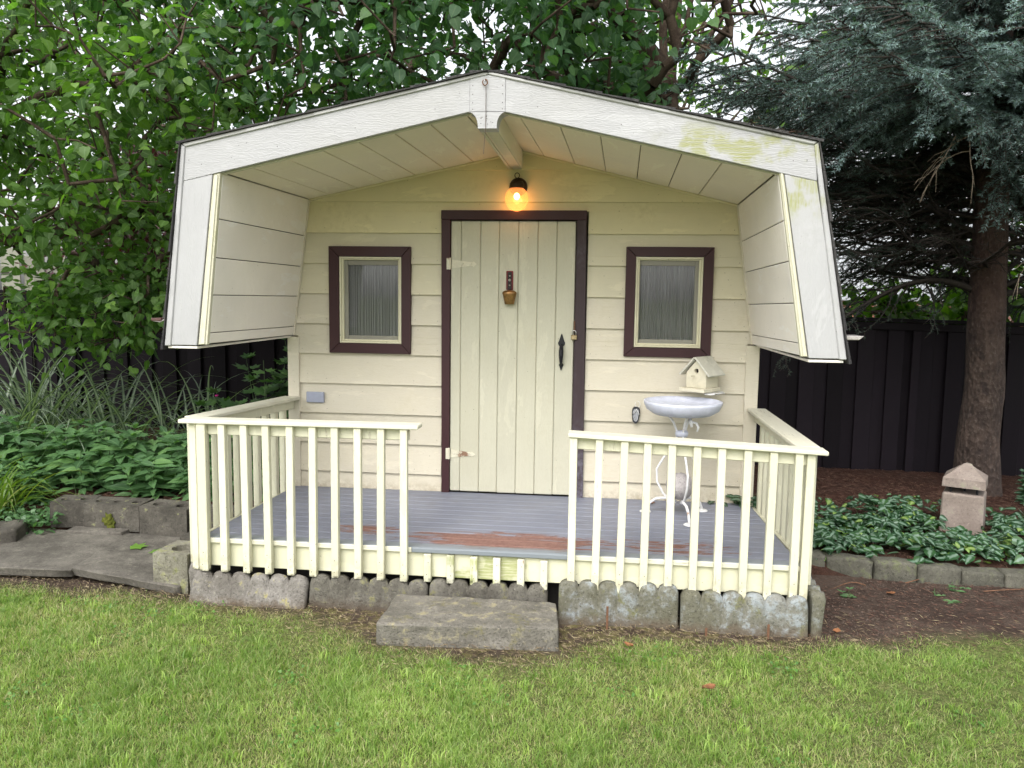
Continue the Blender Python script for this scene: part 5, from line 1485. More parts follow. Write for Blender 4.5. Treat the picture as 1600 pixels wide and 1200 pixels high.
M_needle = leafmat('blue_needle', (0.038, 0.066, 0.055), (0.088, 0.142, 0.132), (0.25, 0.37, 0.37), trans=0.12, rough=0.55, bumpy=0.0)
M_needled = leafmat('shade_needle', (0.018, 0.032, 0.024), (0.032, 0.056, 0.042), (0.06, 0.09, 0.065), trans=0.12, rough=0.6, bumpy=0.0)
M_twigl = plain('live_twig', (0.03, 0.024, 0.02), rough=0.9)
M_twig = plain('dead_twig', (0.026, 0.020, 0.017), rough=0.9, var=0.4)
M_twigp = plain('pale_dead_twig', (0.25, 0.20, 0.15), rough=0.9, var=0.3)
def bough_mesh(kind, seed):
    """unit-length bough along +x; kind: live, sparse or dead"""
    r_ = np.random.default_rng(seed)
    segA, segB, sra, srb = [], [], [], []
    nd = []   # needle-bearing segments
    wob = r_.uniform(0.02, 0.06) * (1 if kind == 'live' else 1.8); ph1, ph2 = r_.uniform(0, 6, 2)
    def axis(s): return np.array([s, wob * (math.sin(5 * s + ph1) - math.sin(ph1)), 0.10 * s - 0.34 * s * s + 0.15 * s ** 4 + wob * 0.6 * (math.sin(7 * s + ph2) - math.sin(ph2))])
    ks = np.linspace(0, 1, 26)
    for a, b in zip(ks[:-1], ks[1:]):
        segA.append(axis(a)); segB.append(axis(b)); sra.append(0.012 * (1 - a) + 0.0015); srb.append(0.012 * (1 - b) + 0.0015)
        if a > 0.6: nd.append((axis(a), axis(b), a))
    s = 0.10 if kind != 'live' else 0.14
    side = 1
    while s < 0.99:
        side = -side
        base = axis(s)
        Ls = (0.40 * (1 - s) + 0.07) * r_.uniform(0.6, 1.15) * (0.5 + min(1, s * 2) * 0.5)
        yaw_ = side * math.radians(r_.uniform(38, 66))
        d = np.array([math.cos(yaw_), math.sin(yaw_), r_.uniform(-0.35, 0.05)])
        n = max(3, int(Ls / 0.03)); p = base.copy(); dd = d / np.linalg.norm(d)
        for q in range(n):
            st = Ls / n
            dd = unit(dd + np.array([0.05, 0, (-0.10 if kind == 'live' else -0.05)]) + r_.normal(0, 0.07 if kind == 'live' else 0.20, 3))
            p2 = p + dd * st
            t = q / n
            segA.append(p); segB.append(p2); w_ = 0.0028 * (1 - t) + 0.0009; sra.append(w_); srb.append(w_ * 0.85)
            if kind == 'live' or (kind == 'sparse' and r_.random() < 0.9): nd.append((p, p2, s * 0.5 + 0.5 * t))
            if q > 0 and r_.random() < (0.85 if kind != 'dead' else 0.55):
                for sd_ in ((-1, 1) if kind == 'live' else (r_.choice([-1, 1]),)):
                    pd = np.array([-dd[1], dd[0], 0]) * sd_
                    e = unit(dd * 0.8 + pd * 0.75 + np.array([0, 0, r_.uniform(-0.35, 0.05)]))
                    l2 = min(0.12, Ls * 0.34) * r_.uniform(0.5, 1.0) * (1 - t * 0.5)
                    pm = p2 + e * l2 * 0.5; pe = pm + unit(e + np.array([0.15, 0, -0.15])) * l2 * 0.5
                    for a, b in ((p2, pm), (pm, pe)):
                        segA.append(a); segB.append(b); sra.append(0.0012); srb.append(0.0009)
                        if kind == 'live' or (kind == 'sparse' and r_.random() < 0.6): nd.append((a, b, 0.5 + s * 0.5))
            p = p2
        s += r_.uniform(0.014, 0.028) if kind == 'live' else r_.uniform(0.02, 0.045)
    A = np.array(segA); B_ = np.array(segB)
    Vt, Ft = edge_tubes(A, B_, np.array(sra), np.array(srb), 3)
    mt = npmesh('bough_wood', Vt, Ft)
    mn = None
    if nd:
        a = np.array([x_[0] for x_ in nd]); b = np.array([x_[1] for x_ in nd]); w = np.array([x_[2] for x_ in nd])
        ln = np.linalg.norm(b - a, axis=1)
        npn = np.maximum(2, (ln * (850 if kind == 'live' else 620)).astype(int))
        idx = np.repeat(np.arange(len(nd)), npn)
        t = r_.uniform(0, 1, len(idx))[:, None]
        P = a[idx] * (1 - t) + b[idx] * t
        d = unit(b[idx] - a[idx])
        rv = unit(r_.normal(0, 1, P.shape) + np.array([0, 0, 0.35]))
        rv = unit(rv - d * np.sum(rv * d, 1)[:, None])
        nd_ = unit(d * 0.75 + rv)
        L_ = 0.0112 * r_.uniform(0.7, 1.2, len(P))[:, None]
        sidev = unit(np.cross(nd_, r_.normal(0, 1, P.shape))) * 0.00105
        V = np.stack([P - sidev, P + sidev, P + nd_ * L_], 1).reshape(-1, 3)
        F = np.arange(len(V)).reshape(-1, 3)
        ti = np.clip(w[idx] * 1.05 - 0.15 + r_.normal(0.0, 0.14, len(P)), 0, 1)
        mn = npmesh('needles', V, F, {'tint': np.repeat(ti, 3)})
    return mt, mn
variants = {}
M_needleb = leafmat('lit_blue_needle', (0.12, 0.185, 0.18), (0.25, 0.37, 0.38), (0.44, 0.60, 0.62), trans=0.12, rough=0.55, bumpy=0.0)  # lighter needle copy: light on the near boughs put into the colour
for kd, nv in (('live', 4), ('sparse', 3), ('dead', 3)):
    variants[kd] = []
    for q in range(nv):
        mt, mn = bough_mesh(kd, 11 * q + {'live': 1, 'sparse': 200, 'dead': 300}[kd])
        mt.materials.append(M_twigl if kd != 'dead' else M_twig)
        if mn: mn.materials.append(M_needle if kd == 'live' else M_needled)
        variants[kd].append((mt, mn))
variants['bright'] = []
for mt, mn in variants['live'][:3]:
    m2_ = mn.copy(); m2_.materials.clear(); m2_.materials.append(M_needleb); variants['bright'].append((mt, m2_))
def add_bough(kind, z, az, L_, tilt, rollb=0.0, pale=False):
    mt, mn = random.choice(variants[kind])
    cx_, cy_ = tr_c(z)
    Mx = Matrix.Translation((cx_ - SPX, cy_ - SPY, z + 0.15)) @ Matrix.Rotation(az, 4, 'Z') @ Matrix.Rotation(-tilt, 4, 'Y') @ Matrix.Rotation(rollb, 4, 'X') @ Matrix.Scale(L_, 4)
    o = bpy.data.objects.new('bough' if mn else 'dead_branch', mt); C.objects.link(o); o.parent = SP; o.matrix_local = Mx
    if mn:
        n_o = bpy.data.objects.new('needles', mn); C.objects.link(n_o); n_o.parent = o
z = 2.45
while z < 9.3:
    Lm = 2.95 * (1 - (z - 2.3) / 7.6) + 0.25
    for q in range(5):
        az = random.uniform(0, 2 * math.pi)
        if z < 3.3 and math.cos(az + math.pi / 2) > 0.93 and random.random() < 0.5: continue
        if z > 2.8 and math.cos(az) < -0.5: Lm_ = Lm * 0.72
        else: Lm_ = Lm
        add_bough('live', z, az, Lm_ * random.uniform(0.8, 1.08), random.uniform(0.02, 0.30), random.uniform(-.25, .25))
    z += 0.17
# boughs that show over and to the right of the playhouse roof
for (z, azd, L_, tl) in ((2.85, 205, 2.9, 0.20), (3.0, 195, 2.4, 0.18), (3.25, 215, 2.5, 0.08), (2.8, 222, 2.6, 0.22), (2.75, 238, 2.2, 0.25), (3.0, 250, 2.3, 0.16), (2.9, 268, 2.0, 0.22), (2.95, 285, 2.0, 0.2), (2.75, 300, 1.9, 0.2), (3.2, 232, 2.8, 0.12), (3.35, 200, 2.1, 0.1), (2.8, 188, 2.6, 0.22), (3.15, 275, 2.4, 0.14)):
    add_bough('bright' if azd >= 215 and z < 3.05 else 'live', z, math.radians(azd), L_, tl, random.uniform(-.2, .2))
z = 1.5
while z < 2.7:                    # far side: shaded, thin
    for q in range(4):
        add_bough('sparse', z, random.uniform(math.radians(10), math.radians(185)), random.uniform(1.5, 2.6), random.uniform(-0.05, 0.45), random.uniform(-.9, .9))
    z += 0.12
z = 1.7
while z < 2.8:                    # near side: dead twigs only
    for q in range(2):
        add_bough('dead', z, random.uniform(math.radians(150), math.radians(345)), random.uniform(0.9, 1.7), random.uniform(0.1, 0.5), random.uniform(-.4, .4))
    for q in range(2):
        add_bough('sparse', z + 0.1, random.uniform(math.radians(160), math.radians(215)), random.uniform(1.2, 2.2), random.uniform(0.1, 0.4), random.uniform(-.3, .3))
    z += 0.2
# pale bare twigs hanging in front of the trunk at the right
for (x0, y0_, z0, L_, k) in ((3.55, 1.0, 2.35, 0.65, 5), (3.5, 0.9, 2.0, 0.7, 6), (2.7, 1.0, 2.6, 0.55, 4), (3.7, 1.1, 2.1, 0.6, 5)):
    mb = MB()
    for q in range(k):
        p = Vector((x0 + random.uniform(-.12, .12), y0_ + random.uniform(-.1, .1), z0 + random.uniform(-.1, .1)))
        d = Vector((random.uniform(-0.9, 0.3), random.uniform(-0.4, 0.2), random.uniform(-0.5, 0.3))).normalized()
        pts = [p.copy()]
        for s_ in range(9):
            d = (d + Vector((random.uniform(-.15, .15), random.uniform(-.15, .15), -0.16))).normalized(); p = p + d * L_ / 9; pts.append(p.copy())
            if s_ in (2, 4, 6):
                e = (d + Vector((random.uniform(-.8, .8), random.uniform(-.5, .5), random.uniform(-.3, .5)))).normalized()
                mb.tube([p, p + e * 0.07, p + e * 0.12 + Vector((0, 0, -0.03))], [0.0028, 0.002, 0.0012], 4)
        mb.tube(pts, [0.005 * (1 - t / 11) for t in range(10)], 4)
    mb.build('dead_twigs', M_twigp, SP)

# ------------------------------------------------------------------ garden plants
M_per = leafmat('perennial_leaf', (0.055, 0.120, 0.050), (0.090, 0.185, 0.072), (0.145, 0.27, 0.09), trans=0.32, rough=0.42, vein=(0.15, 0.25, 0.12))
M_pers = leafmat('perennial_leaf_single', (0.055, 0.120, 0.050), (0.090, 0.185, 0.072), (0.145, 0.27, 0.09), trans=0.32, rough=0.42, vein=(0.15, 0.25, 0.12), solo=True)
M_stem = plain('green_stem', (0.05, 0.09, 0.03), rough=0.7)
_single = {}
def single_leaf(T, mat, key):
    if key not in _single:
        me = leaves_mesh('leaf', T, np.zeros((1, 3)), np.array([[1., 0, 0]]), np.array([[0, 0, 1.]]), np.ones((1, 1)), np.array([0.5]))
        me.materials.append(mat); _single[key] = me
    return _single[key]
def leafy_plant(x, y, z0, h, nst, label, solo, size=0.10, group=None, name='leafy_perennial', T=T_LAN, mats=None, gap=0.05, lean=0.18):
    root = empty(name, (x, y, z0), label, 'plant', group)
    mats = mats or (M_per, M_pers)
    mb = MB(); P = []; Fw = []; Nn = []; Sz = []
    for s_ in range(nst):
        a = random.uniform(0, 6.28); le = random.uniform(0, lean)
        hh = h * random.uniform(0.7, 1.05)
        b0 = Vector((x + random.uniform(-.06, .06), y + random.uniform(-.06, .06), z0 - 0.02))
        tip = b0 + Vector((math.cos(a) * le, math.sin(a) * le, hh))
        pts = [b0.lerp(tip, t / 5) + Vector((math.cos(a), math.sin(a), 0)) * (0.03 * (t / 5) ** 2) for t in range(6)]
        mb.tube(pts, [0.0035, 0.0033, 0.003, 0.0026, 0.002, 0.0015], 4)
        zt = 0.12; ph = random.uniform(0, 6.28)
        while zt < 1.0:
            p = b0.lerp(tip, zt)
            for k in range(2 if zt < 0.93 else 4):
                ang = ph + k * (math.pi if zt < 0.93 else math.pi / 2)
                el = random.uniform(-0.1, 0.35) if zt < 0.93 else random.uniform(0.3, 0.8)
                f = Vector((math.cos(ang), math.sin(ang), el))
                P.append(p); Fw.append(f.normalized()); Nn.append(Vector((-math.cos(ang) * 0.3, -math.sin(ang) * 0.3 - 0.45, 1)) + Vector((random.uniform(-.25, .25), random.uniform(-.25, .25), 0)))
                Sz.append(size * random.uniform(0.7, 1.15) * (1 if zt < .93 else 0.7))
            ph += math.pi / 2 + random.uniform(-.3, .3); zt += gap / hh * random.uniform(0.8, 1.2)
    mb.build('stems', M_stem, root)
    if solo:
        me = single_leaf(T, mats[1], mats[1].name)
        for p, f, n, s_ in zip(P, Fw, Nn, Sz):
            x_ = f; y_ = n.cross(x_).normalized(); z_ = x_.cross(y_); q = p - Vector((x, y, z0))
            o = bpy.data.objects.new('leaf', me); C.objects.link(o); o.parent = root
            o.matrix_local = Matrix(((x_.x * s_, y_.x * s_, z_.x * s_, q.x), (x_.y * s_, y_.y * s_, z_.y * s_, q.y), (x_.z * s_, y_.z * s_, z_.z * s_, q.z), (0, 0, 0, 1)))
    else:
        link('foliage', leaves_mesh('foliage', T, np.array(P), np.array(Fw), np.array(Nn), np.array(Sz)[:, None], rng.uniform(0, 1, len(P))), mats[0], root)
    return root
GP = 'leafy perennials massed along the left bed'
LBP = 'bushy green perennial in the mass behind the hollow concrete blocks'
fx = [-3.55, -3.36, -3.16, -2.98, -2.78, -2.60, -2.42, -2.26]
for i, x in enumerate(fx):
    leafy_plant(x, 0.06 + random.uniform(-.04, .05), 0.0, random.uniform(0.24, 0.34), 5, ('leafy perennial spilling over the %s' % ['left end hollow block', 'joint beside the left end hollow block', 'left part of the mossy hollow block', 'right part of the mossy hollow block', 'left hole of the clean hollow block', 'right hole of the clean hollow block', 'block half hidden by the balusters', 'bed corner right against the porch side'][i]), True, 0.15, group=GP, gap=0.055)
for i in range(30):
    x = -4.5 + (i % 15) * 0.157 + random.uniform(-.05, .05); y = (0.27 if i < 15 else 0.52) + random.uniform(-.07, .07)
    leafy_plant(x, y, 0.0, random.uniform(0.34, 0.50), 5, LBP, False, 0.165, GP, gap=0.055)
for i in range(6):
    leafy_plant(-3.85 - 0.16 * i, 0.0 + random.uniform(-.05, .1), -0.08, 0.3, 5, LBP, False, 0.10, GP)
# low mat of small leaves below the daylily
n = 1100
P = np.stack([rng.uniform(-4.4, -3.45, n), rng.uniform(-0.50, 0.0, n), rng.uniform(-0.14, -0.03, n)], 1)
tag(link('creeping_ground_cover', leaves_mesh('creeping_ground_cover', T_HEART, P, unit(rng.normal(0, 1, (n, 3)) * [1, 1, .3]), unit(rng.normal(0, .35, (n, 3)) + [0, -.2, 1]), rng.uniform(.025, .045, n)[:, None], rng.uniform(0, .7, n)), M_per), kind='stuff')

def ribbon_clump(name, x, y, z0, n, L0, L1, w, mat, label, cat, spread=0.10, arch=1.0, upr=0.9, col='tint'):
    root = empty(name, (x, y, z0), label, cat)
    K = 12; V = []; F = []; ti = []; mi = []
    for b in range(n):
        a = random.uniform(0, 2 * math.pi); L_ = random.uniform(L0, L1)
        p = Vector((x + random.gauss(0, spread), y + random.gauss(0, spread), z0)); el = random.uniform(upr - 0.25, upr + 0.5); el = min(el, 1.5)
        d = Vector((math.cos(a) * math.cos(el), math.sin(a) * math.cos(el), math.sin(el))); sd_ = Vector((-math.sin(a), math.cos(a), 0))
        base = len(V); t_ = random.random(); ar = arch * random.uniform(0.5, 1.3)
        for k in range(K + 1):
            t = k / K; ww = w * (0.55 + 0.45 * math.sin(math.pi * min(1, t * 1.3))) * (1 - t ** 3) 
            nn2 = d.cross(sd_).normalized()
            V += [p - sd_ * ww + nn2 * ww * 0.5, p.copy(), p + sd_ * ww + nn2 * ww * 0.5]; ti += [t_] * 3; mi += [0, 1, 0]
            d = (d + Vector((math.cos(a) * 0.04, math.sin(a) * 0.04, -ar * (0.05 + 0.24 * t)))).normalized(); p = p + d * L_ / K
        for k in range(K):
            for s_ in (0, 1):
                q = base + k * 3 + s_; F.append((q, q + 1, q + 4, q + 3))
    link('blades', npmesh('blades', [tuple(v) for v in V], F, {'tint': ti, 'mid': mi}, smooth=True), mat, root)
    return root
M_misc = leafmat('striped_grass', (0.05, 0.09, 0.055), (0.08, 0.13, 0.08), (0.13, 0.19, 0.12), trans=0.3, rough=0.45, mids=(0.26, 0.31, 0.23))
M_day = leafmat('daylily_blade', (0.08, 0.15, 0.025), (0.13, 0.21, 0.035), (0.22, 0.26, 0.05), trans=0.35, rough=0.45)
ribbon_clump('ornamental_grass', -4.55, 0.95, 0.0, 130, 1.0, 1.6, 0.0145, M_misc, 'tall arching striped grass clump at the left edge before the dark fence', 'ornamental grass', 0.13, 1.0, 1.05)
ribbon_clump('ornamental_grass', -3.95, 1.05, 0.0, 75, 0.95, 1.5, 0.0140, M_misc, 'middle clump of arching striped grass rising behind the perennials', 'ornamental grass', 0.12, 1.0, 1.05)
ribbon_clump('ornamental_grass', -3.35, 1.15, 0.0, 40, 0.9, 1.35, 0.0120, M_misc, 'thin clump of striped grass nearest the playhouse in the left bed', 'ornamental grass', 0.14, 1.0, 1.05)
ribbon_clump('daylily', -4.0, -0.22, -0.10, 95, 0.45, 0.72, 0.0085, M_day, 'yellow-green daylily clump with arching leaves at the left edge above the kerb block', 'plant', 0.07, 1.25, 0.9)
# vine-like shrub behind the left wing
M_vine = leafmat('vine_leaf', (0.018, 0.048, 0.014), (0.036, 0.080, 0.022), (0.06, 0.12, 0.03), trans=0.3, rough=0.45)
M_vines = leafmat('vine_leaf_single', (0.018, 0.048, 0.014), (0.036, 0.080, 0.022), (0.06, 0.12, 0.03), trans=0.3, rough=0.45, solo=True)
leafy_plant(-2.42, 0.75, 0.0, 1.02, 9, 'lobed-leaf green vine shrub climbing close behind the left porch rail', True, 0.125, None, 'vine_shrub', T_LOB, (M_vine, M_vines), 0.085, 0.30)
leafy_plant(-2.80, 0.85, 0.0, 0.70, 8, 'lower lobed-leaf shrub behind the left porch corner', True, 0.12, None, 'vine_shrub', T_LOB, (M_vine, M_vines), 0.085, 0.30)
leafy_plant(-2.62, 0.62, 0.0, 0.62, 9, 'low front shoots of the lobed-leaf shrub against the left porch rail', True, 0.12, None, 'vine_shrub', T_LOB, (M_vine, M_vines), 0.075, 0.28)
leafy_plant(-2.25, 1.25, 0.0, 1.15, 7, 'shadowed vine shrub between the fence and the playhouse side', False, 0.12, None, 'vine_shrub', T_LOB, (M_vine, M_vines), 0.09, 0.3)
# a pink flower spot in the left bed
FL = empty('pink_flower', (-3.0, 0.9, 0.0), 'single tiny magenta flower on a thin stem before the dark fence', 'flower')
MB().tube([(-3.0, 0.9, 0.0), (-2.98, 0.9, 0.35), (-2.93, 0.88, 0.61)], [0.003, 0.002, 0.0015], 5).build('stem', M_stem, FL)
MB().lathe((-2.93, 0.88, 0.61), [(0.0, 0.0), (0.012, 0.006), (0.017, 0.013), (0.006, 0.014), (0.0, 0.01)], 10).build('blossom', plain('magenta_petal', (0.45, 0.02, 0.20), bump=0), FL)

# ------------------------------------------------------------------ ground cover, right bed
M_lam = leafmat('silver_leaf', (0.014, 0.050, 0.018), (0.025, 0.078, 0.026), (0.05, 0.125, 0.032), trans=0.2, rough=0.45, mids=(0.165, 0.245, 0.185), mr=(0.45, 0.9))
M_lamy = leafmat('young_leaf', (0.07, 0.15, 0.025), (0.11, 0.21, 0.03), (0.17, 0.28, 0.04), trans=0.3, rough=0.45, mids=(0.26, 0.36, 0.12))
def cover_density(x, y):
    a = sstep(-0.34, -0.18, y + 0.05 * fnoise(x, y, 7)) * sstep(1.15, 0.40, y - 0.22 * fnoise(x, y, 3.0) + (x - 1.2) * -0.02)
    a *= 1 - 0.85 * np.exp(-((x - 1.85) ** 2 / 0.02 + (y + 0.28) ** 2 / 0.02))
    a *= sstep(-0.75, 0.15, fnoise(x, y, 6.1))
    a *= 1 - 0.97 * np.exp(-((x - 2.62) ** 2 / 0.035 + (y - 0.38) ** 2 / 0.022))
    a *= 1 - 0.9 * np.exp(-((x - 3.05) ** 2 / 0.05 + (y - 0.15) ** 2 / 0.06))
    return a
def cover(n, sz0, sz1, mat, name, seedlabel, yoff=0):
    x = rng.uniform(1.16, 4.4, n * 3); y = rng.uniform(-0.36, 1.15, n * 3)
    k = rng.uniform(0, 1, n * 3) < cover_density(x, y); x, y = x[k][:n], y[k][:n]; m = len(x)
    hh = np.abs(fnoise(x, y, 4.5)) * 0.10 + rng.uniform(0.01, 0.09, m)
    P = np.stack([x, y, rbz(x, y) + hh], 1)
    # pairs pointing apart
    a = rng.uniform(0, 6.28, m); f = np.stack([np.cos(a), np.sin(a) - 0.25, rng.uniform(-0.45, 0.2, m)], 1)
    nr = unit(np.stack([-np.cos(a) * .2, -np.sin(a) * .2 - 0.35, np.ones(m)], 1) + rng.normal(0, .25, (m, 3)))
    body = ~((np.abs(x - 2.69) < 0.19) & (np.abs(y - 0.62) < 0.19)) & ~((x - SPX) ** 2 + (y - SPY) ** 2 < 0.1)
    P, f, nr = P[body], f[body], nr[body]
    return tag(link(name, leaves_mesh(name, T_HEART, P, unit(f), nr, rng.uniform(sz0, sz1, len(P))[:, None], rng.uniform(0, 1, len(P))), mat), kind='stuff')
cover(3900, 0.030, 0.082, M_lam, 'silver_leaved_ground_cover', '')
cover(380, 0.035, 0.06, M_lamy, 'young_yellow_green_shoots', '')
GL = 'silver-leaved shoots standing above the ground cover'
for i, (x, y, h, lb) in enumerate(((2.13, 0.72, 0.22, 'upright silver-leaved shoot above the mulch in the middle of the right bed'), (1.55, 0.35, 0.17, 'silver-leaved shoot rising close to the right porch rail'), (1.98, 0.55, 0.14, 'short silver-leaved shoot left of the tallest one'), (2.36, 1.25, 0.06, 'tiny silver-leaved sprout alone on the bare mulch'), (3.42, 0.55, 0.16, 'silver-leaved shoot right of the stone lantern'), (3.55, 1.5, 0.28, 'dark leafy clump at the foot of the spruce trunk'))):
    leafy_plant(x, y, float(rbz(np.array(x), np.array(y))), h, 4, lb, True, 0.062, GL, 'ground_cover_shoot', T_HEART, (M_lam, M_lam), 0.035, 0.08)
leafy_plant(1.07, -0.06, 0.13, 0.10, 5, 'dark leaves creeping onto the deck at the right rear corner', True, 0.065, None, 'creeping_sprig', T_HEART, (M_lam, M_lam), 0.03, 0.12)
leafy_plant(0.93, -0.03, 0.13, 0.05, 3, 'small sprig of leaves growing through the deck below the right window', True, 0.055, None, 'creeping_sprig', T_HEART, (M_lam, M_lam), 0.03, 0.08)
W_ = 'small green weed on the bare soil'
for (x, y, lb) in ((2.05, -0.62, 'small weed on the bare soil before the right border stones'), (2.25, -0.45, 'weed tucked at the foot of the border stones'), (2.42, -0.95, 'grassy weed at the right edge of the bare soil'), (1.52, -0.72, 'tiny weed on the soil near the porch corner')):
    leafy_plant(x, y, GZ, 0.05, 4, lb, False, 0.045, 'weeds on the bare soil', 'weed', T_LAN, None, 0.02, 0.07)
# cut green leaves lying on the paving
M_cut = leafmat('fresh_fallen_leaf', (0.10, 0.20, 0.03), (0.13, 0.25, 0.04), (0.18, 0.3, 0.05), trans=0.2)
for (x, y, a, lb) in ((-2.76, -0.66, 0.2, 'left of two fresh green leaves lying on the tilted paving slab'), (-2.58, -0.70, -0.5, 'right of two fresh green leaves lying on the tilted paving slab')):
    me = leaves_mesh('green_leaf', T_LOB, np.array([[x, y, -0.135]]), np.array([[math.cos(a), math.sin(a), 0.05]]), np.array([[0, -.1, 1.]]), np.array([[0.11]]), np.array([.5]))
    tag(link('green_leaf', me, M_cut, None, (x, y, -0.135)), lb, 'leaf', 'green leaves on the paving')

# mulch needles and soil litter
def litter(name, n, xr, yr, zf, L_, w, mat, dens=None, tilt=0.25):
    x = rng.uniform(*xr, n); y = rng.uniform(*yr, n)
    if dens is not None:
        k = rng.uniform(0, 1, n) < dens(x, y); x, y = x[k], y[k]
    m = len(x); a = rng.uniform(0, np.pi, m); l_ = L_ * rng.uniform(0.4, 1.2, m)
    P = np.stack([x, y, zf(x, y) + rng.uniform(0.002, 0.014, m)], 1)
    d = np.stack([np.cos(a) * l_, np.sin(a) * l_, rng.normal(0, tilt, m) * l_ * 0.5], 1)
    s_ = np.stack([-np.sin(a), np.cos(a), np.zeros(m)], 1) * w
    V = np.stack([P - d / 2, P + s_, P + d / 2, P - s_ + [0, 0, w]], 1).reshape(-1, 3)
    F = np.arange(len(V)).reshape(-1, 4)
    return tag(link(name, npmesh(name, V, F, {'tint': np.repeat(rng.uniform(0, 1, m), 4)}), mat), kind='stuff')
M_lit = leafmat('brown_needles', (0.040, 0.018, 0.014), (0.10, 0.045, 0.030), (0.20, 0.12, 0.08), trans=0.0, rough=0.8, bumpy=0)
M_straw = leafmat('straw_litter', (0.12, 0.08, 0.05), (0.22, 0.165, 0.10), (0.36, 0.30, 0.18), trans=0.1, rough=0.8, bumpy=0)
litter('brown_needle_mulch', 26000, (1.2, 6), (-0.3, 2.75), rbz, 0.06, 0.0016, M_lit)
litter('left_bed_needle_mulch', 4000, (-4.5, -2.05), (-0.15, 0.6), lbz, 0.05, 0.0016, M_lit)
gzf = lambda x, y: np.full_like(x, GZ)
litter('soil_litter', 9000, (1.15, 5), (-1.35, -0.35), gzf, 0.035, 0.0014, M_lit)
litter('dry_grass_litter', 34000, (-4.2, 4.2), (-2.1, -0.9), gzf, 0.04, 0.0016, M_straw, dens=lambda x, y: np.exp(-((np.interp(x, BX, BYs) - y + 0.02) / 0.22) ** 2) * (0.35 + 0.65 * (x < 1.2)))
litter('roof_litter', 900, (0.55, 1.10), (-1.30, -0.6), lambda x, y: 2.516 - (x + 0.44) * 0.2195 + 0.016, 0.05, 0.0015, M_lit)
# pebbles and clods
def clods(name, n, xr, yr, s0, s1, mat):
    TV = np.array([(1, 0, 0), (-1, .1, 0), (0.1, 1, 0), (0, -1, .1), (0, 0.1, .8), (0, 0, -.8)], float)
    TF = np.array([(0, 2, 4), (2, 1, 4), (1, 3, 4), (3, 0, 4), (2, 0, 5), (1, 2, 5), (3, 1, 5), (0, 3, 5)])
    x = rng.uniform(*xr, n); y = rng.uniform(*yr, n)
    P = np.stack([x, y, np.full(n, GZ)], 1); sz = rng.uniform(s0, s1, (n, 1)) * rng.uniform(.6, 1.3, (n, 3))
    V, F = scatter(TV, TF, P, unit(rng.normal(0, 1, (n, 3)) * [1, 1, .2]), unit(rng.normal(0, .3, (n, 3)) + [0, 0, 1]), sz)
    return tag(link(name, npmesh(name, V, F), mat), kind='stuff')
M_clod = stone('soil_clod', (0.09, 0.065, 0.052), (0.17, 0.13, 0.105), scale=2)
clods('soil_clods', 3800, (1.2, 4.6), (-1.3, -0.38), 0.002, 0.008, M_clod)
clods('pebbles', 60, (1.2, 4.0), (-1.2, -0.4), 0.005, 0.010, M_conc)
tw = MB()
for (x, y, a, L_) in ((1.95, -0.42, 0.3, 0.5), (2.35, -0.5, -0.1, 0.45), (2.75, -0.42, 1.9, 0.3), (2.5, -0.36, 0.7, 0.35), (1.7, -0.5, 2.8, 0.25), (2.9, -0.5, 2.2, 0.3)):
    pts = [(x + math.cos(a + 0.12 * k) * L_ * k / 6, y + math.sin(a + 0.12 * k) * L_ * k / 6, GZ + 0.012 + 0.012 * math.sin(k)) for k in range(7)]
    tw.tube(pts, [0.004, 0.0035, 0.003, 0.003, 0.0025, 0.002, 0.001], 5)
tag(tw.build('fallen_twigs', M_rust), kind='stuff')

# ------------------------------------------------------------------ grass
M_grass, n_, l_, p_ = newmat('grass_blade'); g = N(M_grass.node_tree)
t = g.attr('tint'); dr = g.attr('dry')
c = g.mix(g.ramp(t, 0, 0.55), (0.135, 0.24, 0.045), (0.28, 0.40, 0.10)); c = g.mix(g.ramp(t, 0.55, 1), c, (0.42, 0.55, 0.16))
c = g.mix(dr, c, (0.52, 0.46, 0.26))
l_.new(c, p_.inputs['Base Color']); p_.inputs['Roughness'].default_value = 0.45; p_.inputs['Specular IOR Level'].default_value = 0.45
tr = g.node('ShaderNodeBsdfTranslucent'); l_.new(g.mix(1.0, c, (1.3, 1.5, 0.7), 'MULTIPLY'), tr.inputs['Color'])
ms = g.node('ShaderNodeMixShader'); ms.inputs[0].default_value = 0.45
l_.new(p_.outputs[0], ms.inputs[1]); l_.new(tr.outputs[0], ms.inputs[2]); l_.new(ms.outputs[0], M_grass.node_tree.nodes['Material Output'].inputs['Surface'])
